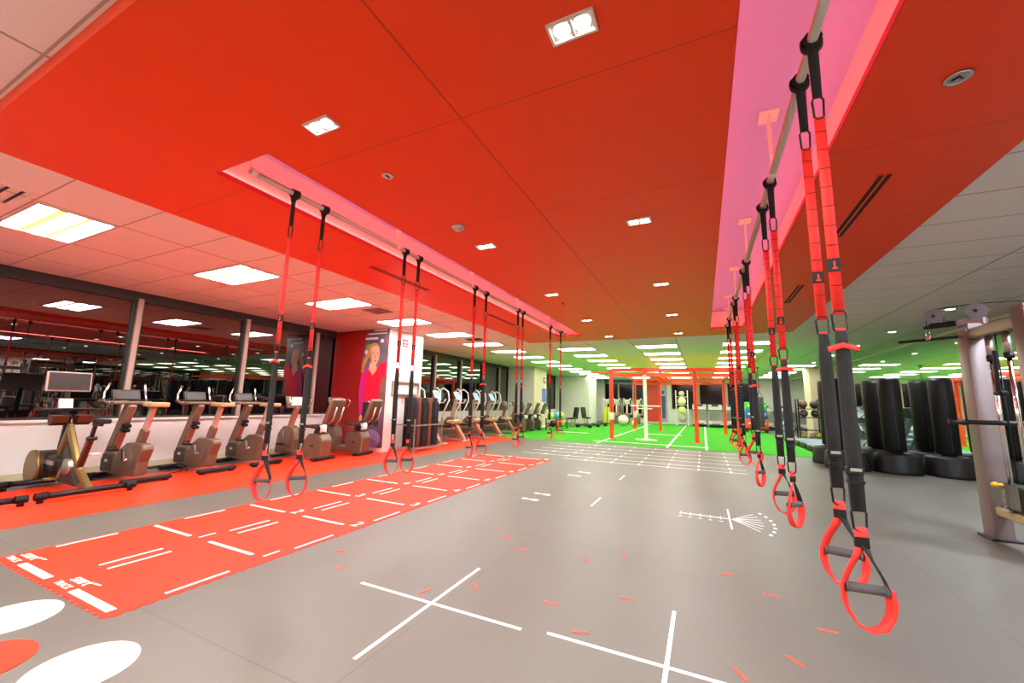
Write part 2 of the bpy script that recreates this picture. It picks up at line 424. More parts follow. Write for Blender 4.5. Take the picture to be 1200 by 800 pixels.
for px, py, a in ((-0.53,3.03,0),(-0.70,2.48,20),(-1.80,2.46,70),(-1.53,2.69,-50),(-0.97,2.72,0),(-1.54,3.53,5),(-1.79,3.73,-20),(-0.96,3.56,-50),(-0.69,3.82,110),(0.38,3.58,0),(0.12,3.83,35),(0.11,2.5,120),(0.38,2.76,-45),(-2.88,2.70,5),(-2.60,2.45,15),(0.62,3.2,0)):
    b.box((px, py, 0.0015), (0.10, 0.018, 0.003), Rz(math.radians(a)))
b.build('red_tick', M_dash, floor)
# footprints and short bars
b = MB()
for x, y, sgn in ((-2.20,5.28,1), (-2.17,5.66,-1), (-2.20,7.36,1), (-2.13,7.80,-1)):
    ca, sa = math.cos(-0.08), math.sin(-0.08)
    for dx, ry, rx in ((-0.075, 0.036, 0.05), (0.075, 0.042, 0.06), (0.0, 0.014, 0.06)):
        n_ = 14
        b.floorpoly([(x+dx*ca+rx*math.cos(2*PI*i/n_), y+dx*sa+ry*math.sin(2*PI*i/n_)) for i in range(n_)], 0, 0.003+0.0003*rx)
b.build('footprint', M_line, floor)
b = MB()
for (xa, ya), (xb, yb) in (((-1.37,5.36),(-1.37,5.88)), ((-1.385,7.41),(-1.385,7.90))): b.bar((xa, ya, 0.0015), (xb, yb, 0.0015), 0.022, 0.003)
b.build('short_bar', M_line, floor)
# ruler with ticks and fan of rays
b = MB()
b.bar((-0.33,5.63,0.0015), (0.23,5.63,0.0015), 0.018, 0.003)
for i in range(5):
    b.bar((-0.31+0.11*i, 5.56, 0.0016), (-0.31+0.11*i, 5.70, 0.0016), 0.008, 0.0032)
    b.bar((-0.33+0.11*i, 5.47, 0.0016), (-0.29+0.11*i, 5.47, 0.0016), 0.012, 0.003)
b.bar((0.225,5.19,0.0016), (0.225,6.11,0.0016), 0.018, 0.0034)
for i in range(7):
    a = math.radians(-38+76*i/6)
    b.bar((0.25, 5.63, 0.0015), (0.25+0.42*math.cos(a)*0.75, 5.63+0.62*math.sin(a), 0.0015), 0.006, 0.003)
    b.box((0.25+0.56*math.cos(a)*0.75, 5.63+0.76*math.sin(a), 0.0015), (0.03, 0.05, 0.003))
b.build('ruler_mark', M_line, floor)
# agility ladder grid near the turf
b = MB()
for j, y in enumerate((9.45, 9.95, 10.65, 11.3, 12.1, 12.95)):
    x0 = -4.35 if j else -3.1
    fbox(b, x0, 0.75, y-0.012, y+0.012, 0, 0.003)
    for i in range(9):
        x = 0.45-0.60*i
        if x > x0: b.bar((x, y-0.10, 0.0016), (x, y+0.16, 0.0016), 0.035, 0.0034)
b.build('agility_grid', M_line, floor)
b = MB()
for xa in (-3.28, -1.08, 0.03): fbox(b, xa-0.035, xa+0.035, 13.60, 29.5, 0.010, 0.014)
fbox(b, -3.6, 0.1, 14.35, 14.45, 0.010, 0.0145); fbox(b, -6.0, -4.6, 17.6, 17.75, 0.010, 0.0145); fbox(b, -2.4, -0.9, 19.2, 19.35, 0.010, 0.0145)
b.build('turf_line', M_line, turf)
# ------------------------------------------------------------------ ceiling lights
LW, LD = 1.2, 0.60
def make_troffer(M_lamp=M_lamp):
    t = thing('ceiling_light', 'x', 'ceiling light')
    f = MB()
    for sx in (-1, 1): f.box((sx*(LW/2-0.012), 0, -0.006), (0.024, LD, 0.016))
    for sy in (-1, 1): f.box((0, sy*(LD/2-0.012), -0.006), (LW-0.048, 0.024, 0.016))
    f.build('light_frame', M_white, t)
    for y, wd, m, nm in ((-0.20, 0.13, M_lamp, 'diffuser'), (0.005, 0.13, M_lamp, 'diffuser'), (0.20, 0.15, M_lamp, 'diffuser')):
        d = MB(); d.box((0, y, -0.004), (LW-0.05, wd, 0.008), None, 0.003); d.build(nm, m, t)
    for y, wd in ((-0.095, 0.07), (0.10, 0.055)):
        d = MB(); d.box((0, y, 0.0), (LW-0.05, wd, 0.006)); d.build('reflector', M_lampy, t)
    return t
T0 = make_troffer(); TN = make_troffer(M_lamp2); used = 0
rows = [(-6.28, 'the row nearest the left windows', list(range(0, 15))),
        (-3.755, 'the row left of the orange rig', list(range(6, 15))),
        (-1.23, 'the row above the orange rig middle', list(range(6, 15))),
        (1.17, 'the row above the orange rig right end', list(range(6, 15))),
        (3.69, 'the row near the right mirror', list(range(10, 15)))]
for x, rowname, ks in rows:
    for i, k in enumerate(ks):
        y = 1.55+1.885*k
        lab = 'fluorescent ceiling light in %s, %s from camera' % (rowname, ORD[i])
        near = (x < -6 and k < 6)
        if used == 0 or (used == 1 and not near):
            src = TN if near else T0; used += 1
            src.location = (x, y, ZC); src['label'] = lab; src['group'] = 'fluorescent ceiling lights'
        else:
            copy_tree(TN if near else T0, (x, y, ZC), 0, lab, 'fluorescent ceiling lights')
# unseen copies of the fixture, added behind the camera to brighten the room
k = 0
for x in (-6.28, -3.755, -1.23, 1.17, 3.69):
    for y in (-0.9, -2.8):
        k += 1
        copy_tree(TN, (x, y, ZC), 0, 'added fill ceiling light behind the camera, %s of ten' % ORD[k-1], 'added fill lights behind the camera')
TC = make_troffer(M_lamp3)  # unseen lights added to brighten the right side, stronger than the visible fixtures
for k, y in enumerate((1.0, 2.9, 4.8)):
    lab = 'added cool fill light right of the frame by the mirror, %s from the camera' % ORD[k]
    if k == 0: TC.location = (3.69, y, ZC); TC['label'] = lab; TC['group'] = 'added cool fill lights right of the frame'
    else: copy_tree(TC, (3.69, y, ZC), 0, lab, 'added cool fill lights right of the frame')
# soffit downlights: white twin lamp boxes
def make_downlight():
    t = thing('downlight', 'x', 'ceiling light'); k = 0.60
    f = MB()
    f.box((0, 0.085*k, -0.006), (0.36*k, 0.02*k, 0.014)); f.box((0, -0.085*k, -0.006), (0.36*k, 0.02*k, 0.014))
    f.box((0.17*k, 0, -0.006), (0.02*k, 0.15*k, 0.014)); f.box((-0.17*k, 0, -0.006), (0.02*k, 0.15*k, 0.014)); f.box((0, 0, -0.005), (0.02*k, 0.15*k, 0.010))
    f.build('light_frame', M_white, t)
    r = MB(); r.box((0, 0, 0.001), (0.32*k, 0.15*k, 0.003)); r.build('light_box', M_steel, t)
    for sx in (-1, 1):
        l = MB(); l.lathe([(0.062*k, -0.001), (0.060*k, -0.006), (0.03*k, -0.009), (0.001, -0.010)], 16, (sx*0.08*k, 0, 0)); l.build('lamp', M_led_spot, t)
    return t
D0 = make_downlight(); i = 0
for y, o_ in ((1.52, 0), (3.64, 1), (5.78, 2), (7.90, 3), (10.03, 4)):
    for x, side in ((-0.466, 'right'), (-2.09, 'left')):
        lab = 'white twin-lamp downlight in the orange soffit, %s row, %s from the camera' % (('row beside the right slot' if side == 'right' else 'row beside the left slot').replace('row ', ''), ORD[o_])
        lab = 'twin-lamp downlight in the orange soffit on the %s slot side, %s from camera' % (side, ORD[o_])
        if i == 0: o = D0; o.location = (x, y, ZS); o['label'] = lab; o['group'] = 'soffit downlights'
        else: o = copy_tree(D0, (x, y, ZS), 0, lab, 'soffit downlights')
        i += 1
        ld = bpy.data.lights.new('downlight_beam', 'SPOT'); ld.energy = 118; ld.spot_size = math.radians(150); ld.spot_blend = 0.7; ld.shadow_soft_size = 0.08; ld.color = (0.98, 0.99, 1.0)
        lo = bpy.data.objects.new('downlight_beam', ld); C.objects.link(lo); lo.location = (x, y, ZS-0.03)
# round recessed lights in the tiled ceiling on the right
def make_round():
    t = thing('recessed_light', 'x', 'ceiling light')
    f = MB(); f.lathe([(0.085, 0.0), (0.10, -0.006), (0.085, -0.010), (0.075, -0.004)], 20); f.build('light_trim', M_white, t)
    f = MB(); f.lathe([(0.074, -0.002), (0.05, -0.006), (0.002, -0.007)], 20); f.build('lamp', M_led_spot, t)
    return t
R0 = make_round()
for i, y in enumerate((4.6, 6.95, 9.45, 11.85, 14.2, 16.6, 19.1)):
    lab = 'round recessed ceiling light near the right mirror, %s from the camera' % ORD[i]
    if i == 0: o = R0; o.location = (3.98, y, ZC+0.003); o['label'] = lab; o['group'] = 'round recessed lights'
    else: copy_tree(R0, (3.98, y, ZC+0.003), 0, lab, 'round recessed lights')
    ld = bpy.data.lights.new('recessed_beam', 'SPOT'); ld.energy = 170; ld.spot_size = math.radians(140); ld.spot_blend = 0.8; ld.shadow_soft_size = 0.07; ld.color = (0.86, 0.93, 1.0)
    lo = bpy.data.objects.new('recessed_beam', ld); C.objects.link(lo); lo.location = (3.98, y, ZC-0.03)

# small ceiling fittings
t = thing('ceiling_speaker', 'round dark ceiling speaker with chrome ring in the orange soffit', 'speaker', (1.24, 2.585, ZS))
b = MB(); b.lathe([(0.045, 0), (0.058, -0.006), (0.046, -0.012), (0.040, -0.006)], 24); b.build('ring', M_chrome, t)
b = MB(); b.lathe([(0.042, -0.001), (0.02, -0.004), (0.002, -0.004)], 24); b.tube([(-0.02,0.01,-0.006),(0.0,-0.012,-0.008),(0.02,0.01,-0.006)], 0.005); b.build('grille', M_black, t)
t = thing('smoke_detector', 'white round smoke detector on the orange soffit', 'smoke detector', (-2.10, 3.10, ZS))
b = MB(); b.lathe([(0.062, 0), (0.062, -0.018), (0.05, -0.028), (0.002, -0.03)], 24); b.build('base', M_white, t)
b = MB(); b.lathe([(0.035, -0.028), (0.032, -0.044), (0.002, -0.048)], 20); b.build('sensor_cap', M_padwhite, t)
t = thing('ceiling_speaker', 'small white and black round ceiling speaker beside the left slot', 'speaker', (-2.11, 2.13, ZS))
b = MB(); b.lathe([(0.03, 0), (0.045, -0.006), (0.032, -0.010), (0.028, -0.004)], 24); b.build('ring', M_white, t)
b = MB(); b.lathe([(0.03, -0.001), (0.002, -0.003)], 20); b.box((0,0,-0.006),(0.012,0.04,0.008)); b.build('grille', M_black, t)
for x, y, lab in ((0.87, 5.56, 'tiny chrome sprinkler head on the orange soffit right of the right slot'), (-2.10, 6.37, 'tiny dark sprinkler head on the orange soffit beside the left slot')):
    t = thing('sprinkler', lab, 'sprinkler', (x, y, ZS), 0, 'soffit sprinklers')
    b = MB(); b.lathe([(0.025, 0), (0.022, -0.006), (0.002, -0.007)], 16); b.build('escutcheon', M_chrome if x > 0 else M_dmetal, t)
    b = MB(); b.cyl((0,0,-0.006), (0,0,-0.03), 0.006, n=8); b.cyl((0,0,-0.03), (0,0,-0.033), 0.015, n=10); b.build('deflector', M_chrome if x > 0 else M_dmetal, t)
def slot_vent(x, y0, y1, lab):
    t = thing('slot_vent', lab, 'air vent', (x, (y0+y1)/2, ZS), 0, 'soffit slot vents')
    b = MB()
    L_ = y1-y0
    for dx in (-0.048, 0.0, 0.048): b.box((dx, 0, -0.002), (0.014, L_, 0.006))
    for s_ in (-1, 1): b.box((0, s_*L_/2, -0.002), (0.11, 0.014, 0.006))
    b.build('frame', M_soffit, t)
    for dx in (-0.024, 0.024):
        b = MB(); b.box((dx, 0, -0.0005), (0.034, L_-0.014, 0.003)); b.build('slot', mat('slot_shadow_black', '2a0806', 0.9), t)
slot_vent(1.26, 3.54, 4.75, 'long dark two-slot vent in the soffit right of the right slot, nearer one')
slot_vent(1.29, 6.5, 7.6, 'long two-slot vent in the soffit right of the right slot, farther one')
slot_vent(-3.82, 3.67, 4.89, 'long two-slot vent in the soffit beside the left edge, nearer one')
slot_vent(-3.75, 6.7, 7.95, 'long two-slot vent in the soffit beside the left edge, farther one')
for x, y, lab in ((-5.98, 6.05, 'square grey ceiling vent between the third and fourth window lights'), (-5.75, 0.95, 'square grey ceiling vent before the first window light'), (-6.0, 10.0, 'square grey ceiling vent beyond the white column')):
    t = thing('ceiling_vent', lab, 'air vent', (x, y, ZC))
    b = MB()
    for s_ in (-1, 1): b.box((s_*0.28, 0, -0.004), (0.03, 0.5, 0.01)); b.box((0, s_*0.24, -0.004), (0.53, 0.03, 0.01))
    b.build('frame', M_tile, t)
    b = MB()
    for q in range(5): b.box((0, -0.18+0.09*q, -0.004), (0.5, 0.02, 0.012), Rx(0.6))
    b.build('louver', M_dmetal, t)

# ------------------------------------------------------------------ rails in the slots
ZR_, ZL_ = 2.955, 3.005
def rail(x, z, y0, y1, brackets, lab, rad=0.022):
    t = thing('ceiling_rail', lab, 'rail', (x, 0, 0))
    b = MB(); b.cyl((0, y0, z), (0, y1, z), rad, n=16); b.build('pipe', M_steel, t)
    pm = mat('pink_lit_plate', 'd8788a', 0.5)
    for y in brackets:
        b = MB()
        b.prism([(-0.05, 3.40), (0.05, 3.40), (0.028, z-0.03), (-0.028, z-0.03)], 0.012, Matrix(((0,0,1,-0.006),(1,0,0,y),(0,1,0,0),(0,0,0,1))))
        b.lathe([(rad+0.001, y-0.02), (rad+0.008, y-0.02), (rad+0.008, y+0.02), (rad+0.001, y+0.02)], 16, (0,0,z), 'Y')
        b.box((0, y, 3.394), (0.12, 0.14, 0.012))
        b.build('bracket', M_white, t)
    return t
rail(0.51, ZR_, 1.12, 9.6, (1.2, 3.12, 4.95, 6.7, 8.4, 9.5), 'steel pipe rail hung in the right lit slot')
rail(-3.04, ZL_, 1.66, 9.62, (1.69, 3.3, 4.9, 6.5, 8.2, 9.55), 'steel pipe rail hung in the left lit slot')

# ------------------------------------------------------------------ suspension straps
def strap_thing(x, y, z, zbot, yaw, loopyaw, lab, grp, tab=None):
    """a single strap hanging from the rail; heights measured on the nearest one and stretched to fit"""
    t = thing('suspension_strap', lab, 'suspension strap', (x, y, 0), 0, grp)
    k = (z-zbot)/(2.94-0.55)
    def Z(v): return z-(2.94-v)*k
    c, s_ = math.cos(yaw), math.sin(yaw); wd = Vector((c, s_, 0)); nd = Vector((-s_, c, 0))
    lc, ls = math.cos(loopyaw), math.sin(loopyaw); ld = Vector((lc, ls, 0)); lw = Vector((-ls, lc, 0))
    rr = 0.028
    # wrap round the pipe plus hanging anchor
    b = MB()
    pts = [Vector((rr*1.15*math.cos(a), 0, z+rr*1.15*math.sin(a))) for a in [2*PI*i/14 for i in range(15)]]
    b.ribbon(pts, (0,1,0), 0.05, 0.006)
    pts = [Vector((rr*1.45*math.cos(a), 0.012, z-0.004+rr*1.3*math.sin(a))) for a in [2*PI*i/14 for i in range(15)]]
    b.ribbon(pts, (0.25,1,0), 0.036, 0.006)
    b.build('anchor_wrap', M_blackw, t)
    b = MB()
    b.ribbon([(0,0,z-rr), (0,0,z-0.08), (0,0,Z(2.66))], [(wd+Vector((0,1,0))*0.6), wd, wd], 0.05, 0.008, [0.055, 0.04, 0.034])
    b.build('anchor_strap', M_blackw, t)
    def carabiner(zt, zb, wdt, dirv, nm='carabiner'):
        q = MB()
        pts = []
        h = zt-zb
        for u, v in ((-0.30, 0), (0.30, 0), (0.5, -0.18), (0.42, -0.9), (0.2, -1.0), (-0.2, -1.0), (-0.42, -0.9), (-0.5, -0.18)):
            pts.append(Vector((0,0,zt+v*h)) + dirv*(u*wdt))
        q.tube(pts, 0.0045, 6, closed=True)
        q.build(nm, M_dmetal, t)
    carabiner(Z(2.665), Z(2.56), 0.042, wd)
    b = MB(); b.ribbon([(0,0,Z(2.57)), (0,0,Z(2.2)), (0,0,Z(1.70))], wd, 0.040, 0.004)
    b.mi = 1
    for i in range(9):
        zz = Z(2.5-0.085*i); b.box((0,0,zz), (0.0405, 0.0052, 0.003), Rz(yaw))
    red = b.build('red_strap', [M_redw, M_blackw], t)
    b = MB(); b.box((0,0,Z(1.905)), (0.043, 0.010, 0.055*k), Rz(yaw)); lb = b.build('label_patch', M_black, t)
    for s2 in (1, -1):
        b = MB()
        p0 = -nd*0.0062*s2
        b.bar(p0+Vector((0,0,Z(1.89)))-wd*0.010, p0+Vector((0,0,Z(1.89)))+wd*0.010, 0.006, 0.002, up=nd)
        b.bar(p0+Vector((0,0,Z(1.892))), p0+Vector((0,0,Z(1.92))), 0.007, 0.002, up=nd)
        b.build('label_mark', M_redw, lb)
    carabiner(Z(1.715), Z(1.63), 0.050, wd)
    b = MB(); b.ribbon([(0,0,Z(1.645)), (0,0,Z(1.57))], wd, 0.03, 0.008); 
    if tab: b.ribbon([-wd*0.05+Vector((0,0,Z(1.56)))-nd*0.01, Vector((0,0,Z(1.575)))-nd*0.012, wd*0.05+Vector((0,0,Z(1.56)))-nd*0.01], nd*0.3+Vector((0,0,1)), 0.022, 0.004)
    b.build('red_tab', M_redw, t)
    b = MB(); b.ribbon([(0,0,Z(1.635)), (0,0,Z(1.52)), (0,0,Z(1.2)), (0,0,Z(0.955))], wd, 0.046, 0.014, [0.034,0.046,0.050,0.044]); b.build('black_strap', M_blackw, t)
    b = MB(); b.box((0,0,Z(1.10)), (0.056, 0.022, 0.030), Rz(yaw), 0.004); b.box((0,0,Z(1.06)), (0.050, 0.026, 0.012), Rz(yaw)); b.build('buckle', M_dmetal, t)
    b = MB(); b.box(nd*(-0.014)+Vector((0,0,Z(1.105))), (0.036, 0.003, 0.012), Rz(yaw)); b.build('buckle_bar', M_steel, t)
    carabiner(Z(0.965), Z(0.885), 0.046, wd)
    # red head and loop
    b = MB(); b.ribbon([(0,0,Z(0.90)), (0,0,Z(0.83))], ld, 0.04, 0.008); head = b.build('loop_head', M_redw, t)
    b = MB(); b.box((0,0,Z(0.848)), (0.044, 0.013, 0.036*k), Rz(loopyaw)); b.build('loop_patch', M_black, head)
    def Lp(u, v): return ld*(u*0.88) + Vector((0,0,Z(v)))
    left = [Lp(-0.006,0.83), Lp(-0.03,0.785), Lp(-0.058,0.74), Lp(-0.074,0.695), Lp(-0.078,0.655), Lp(-0.068,0.612), Lp(-0.04,0.567), Lp(0.0,0.55), Lp(0.045,0.567), Lp(0.072,0.61), Lp(0.08,0.655), Lp(0.074,0.70)]
    wl = [ld*0.9+lw*0.5, ld*0.8+lw*0.7, ld*0.75+lw*0.75, ld*0.7+lw*0.8, ld*0.6+lw*0.85, ld*0.4+lw, lw, lw-ld*0.15, lw-ld*0.35, lw-ld*0.5, lw-ld*0.6, lw-ld*0.6]
    b = MB(); b.ribbon(left, wl, 0.040, 0.005); b.build('foot_loop', M_redw, t)
    b = MB(); b.ribbon([Lp(0.008,0.84), Lp(0.032,0.785), Lp(0.058,0.735), Lp(0.074,0.695)], [ld*0.9+lw*0.5, ld*0.4+lw, lw, lw], 0.030, 0.004); b.build('handle_strap', M_blackw, t)
    b = MB(); b.cyl(Lp(-0.071,0.69), Lp(0.071,0.69), 0.0165, n=14); b.tube([Lp(-0.071,0.69), Lp(-0.062,0.69)], 0.019, 14); b.tube([Lp(0.062,0.69), Lp(0.071,0.69)], 0.019, 14); b.build('handle', M_rubber, t)
    return t
RS = [(1.985, .532, 0.1, 0.05, 1), (2.235, .582, 0.1, -0.2, 0), (3.25, .561, 0.0, 0.9, 1), (3.66, .552, 0.0, 0.25, 0), (5.05, .503, 0.1, 1.0, 1), (5.42, .68, 0.2, 0.0, 0), (6.75, .50, 0.0, 0.1, 0), (7.15, .60, 0.2, 0.6, 0), (8.4, .57, 0.0, 0.2, 0), (9.1, .545, 0.4, 0.1, 0)]
LS = [(2.03, .537, 0.15, 0.35, 1), (2.325, .51, 0.15, 0.8, 1), (3.43, .515, 1.25, 0.35, 0), (3.68, .495, 0.35, 0.75, 0), (5.01, .515, 0.3, 1.35, 0), (5.36, .50, 0.3, 0.55, 1), (6.58, .513, 0.3, 0.9, 0), (6.80, .54, 0.9, 0.2, 1), (8.33, .519, 0.3, 1.0, 0), (9.05, .523, 1.0, 0.3, 0)]
for i, (y, zb, yw, ly, tab) in enumerate(RS):
    strap_thing(0.51, y, ZR_, zb, yw, ly, 'red and black suspension strap hanging from the right rail, %s from the camera' % ORD[i], 'straps on the right rail', tab)
for i, (y, zb, yw, ly, tab) in enumerate(LS):
    strap_thing(-3.04, y, ZL_, zb, yw, ly, 'red and black suspension strap hanging from the left rail, %s from the camera' % ORD[i], 'straps on the left rail', tab)
# ------------------------------------------------------------------ cardio machines by the windows
def make_upright():
    t = thing('exercise_bike', 'x', 'exercise bike')            # faces -x, origin under the middle
    X = lambda v: v+7.9
    # front and rear stabilizers
    b = MB(); b.box((X(-8.42), 0, 0.05), (0.11, 0.56, 0.05), None, 0.015, 2); b.box((X(-8.42),0,0.012), (0.08, 0.5, 0.024)); b.build('front_foot', M_dmetal, t)
    b = MB(); b.box((X(-7.38), 0, 0.05), (0.11, 0.62, 0.06), None, 0.02, 2); b.box((X(-7.38),0.24,0.012), (0.07,0.06,0.024)); b.box((X(-7.38),-0.24,0.012), (0.07,0.06,0.024)); b.build('rear_foot', M_dmetal, t)
    # rounded shell
    b = MB()
    prof = [(X(-8.42),0.10),(X(-8.44),0.28),(X(-8.36),0.40),(X(-8.16),0.42),(X(-8.06),0.36),(X(-7.98),0.47),(X(-7.86),0.55),(X(-7.66),0.57),(X(-7.47),0.54),(X(-7.44),0.47),(X(-7.52),0.28),(X(-7.54),0.09),(X(-7.9),0.05)]
    b.xz(prof, -0.08, 0.08); o = b.build('shell', M_bike, t)
    md = o.modifiers.new('bev', 'BEVEL'); md.width = 0.025; md.segments = 2
    b = MB(); b.box((X(-8.24), -0.088, 0.25), (0.24, 0.014, 0.24), None, 0.006); sp = b.build('side_panel', M_biked, o)
    b = MB(); b.lathe([(0.045, -0.10), (0.04, -0.097)], 20, (X(-8.24), 0, 0.27), 'Y', 0.5); b.build('badge', M_chrome, sp)
    # crank with pedals
    b = MB(); b.lathe([(0.15, -0.094), (0.15, -0.082)], 26, (X(-7.76), 0, 0.31), 'Y'); b.build('crank_cover', M_bike, t)
    b = MB(); b.bar((X(-7.76),-0.13,0.31), (X(-7.80),-0.13,0.47), 0.045, 0.025, up=(0,1,0)); b.bar((X(-7.76),0.13,0.31), (X(-7.72),0.13,0.15), 0.045, 0.025, up=(0,1,0)); b.cyl((X(-7.76),-0.14,0.31),(X(-7.76),0.14,0.31),0.022,n=10); cr = b.build('crank', M_chrome, t)
    b = MB(); b.box((X(-7.86),-0.22,0.46), (0.13,0.10,0.03), None, 0.008); b.tube([(X(-7.92),-0.26,0.47),(X(-7.88),-0.26,0.51),(X(-7.88),-0.18,0.51),(X(-7.92),-0.18,0.47)],0.008,6); b.build('pedal', M_black, cr)
    b = MB(); b.box((X(-7.70),0.22,0.16), (0.10,0.10,0.025), None, 0.006); b.build('pedal', M_black, cr)
    # console column, two tone
    b = MB(); b.bar((X(-8.36),0,0.34), (X(-8.02),0,1.14), 0.12, 0.15, 0.025, up=(1,0,0)); b.build('console_post', M_bike, t)
    b = MB(); b.bar((X(-8.255),0,0.40), (X(-8.12),0,0.72), 0.09, 0.03, up=(1,0,0)); bb = b
    b.build('post_panel', M_copper, t)
    b = MB(); b.box((X(-8.075),0,0.80), (0.11,0.10,0.05), Ry(0.35), 0.01, 2); b.box((X(-8.09),0,0.73), (0.11,0.10,0.05), Ry(0.35), 0.01, 2); b.build('bottle_holder', M_black, t)
    # handlebar tray
    b = MB(); b.box((X(-8.08),0,1.15), (0.22,0.50,0.05), None, 0.02, 2); b.build('handlebar_tray', M_bike, t)
    b = MB(); b.box((X(-8.20),0,1.265), (0.05,0.36,0.17), Ry(-0.35), 0.012, 2); cs = b.build('console', M_biked, t)
    b = MB(); b.box((X(-8.172),0,1.265), (0.008,0.30,0.12), Ry(-0.35)); b.build('screen', M_screenb, cs)
    for s in (-1, 1):
        b = MB(); b.tube([(X(-8.02),s*0.20,1.15),(X(-8.14),s*0.26,1.16),(X(-8.20),s*0.275,1.20),(X(-8.22),s*0.26,1.30),(X(-8.20),s*0.225,1.45)], 0.017, 8); b.build('handle', M_chrome, t)
    # seat
    b = MB(); b.bar((X(-7.68),0,0.50), (X(-7.58),0,0.76), 0.085, 0.12, 0.012, up=(1,0,0)); b.build('seat_tube', M_bike, t)
    b = MB(); b.bar((X(-7.61),0,0.70), (X(-7.47),0,1.10), 0.06, 0.09, 0.012, up=(1,0,0)); b.build('seat_post', M_bikes, t)
    b = MB(); M = Matrix.Translation((-0.09,0,1.10))
    b.prism([(X(-7.62),-0.03),(X(-7.50),-0.05),(X(-7.38),-0.11),(X(-7.22),-0.125),(X(-7.17),-0.08),(X(-7.17),0.08),(X(-7.22),0.125),(X(-7.38),0.11),(X(-7.50),0.05),(X(-7.62),0.03)], 0.07, M)
    o = b.build('saddle', M_seat, t); md = o.modifiers.new('bev','BEVEL'); md.width = 0.02; md.segments = 2
    return t
B0 = make_upright()
for i, (y, rz, lab) in enumerate(((3.17, 0.10, 'bronze upright exercise bike right of the screen-topped spin bikes, first in its row'), (4.15, 0.10, 'bronze upright exercise bike in the middle of the three uprights by the window'), (5.04, 0.10, 'bronze upright exercise bike beside the recumbent bikes, last of the three uprights'))):
    if i == 0: o = B0; o.location = (-7.98, y, 0.004); o.rotation_euler = (0,0,rz); o['label'] = lab; o['group'] = 'upright exercise bikes'
    else: copy_tree(B0, (-7.98-0.05*i, y, 0.004), rz, lab, 'upright exercise bikes')

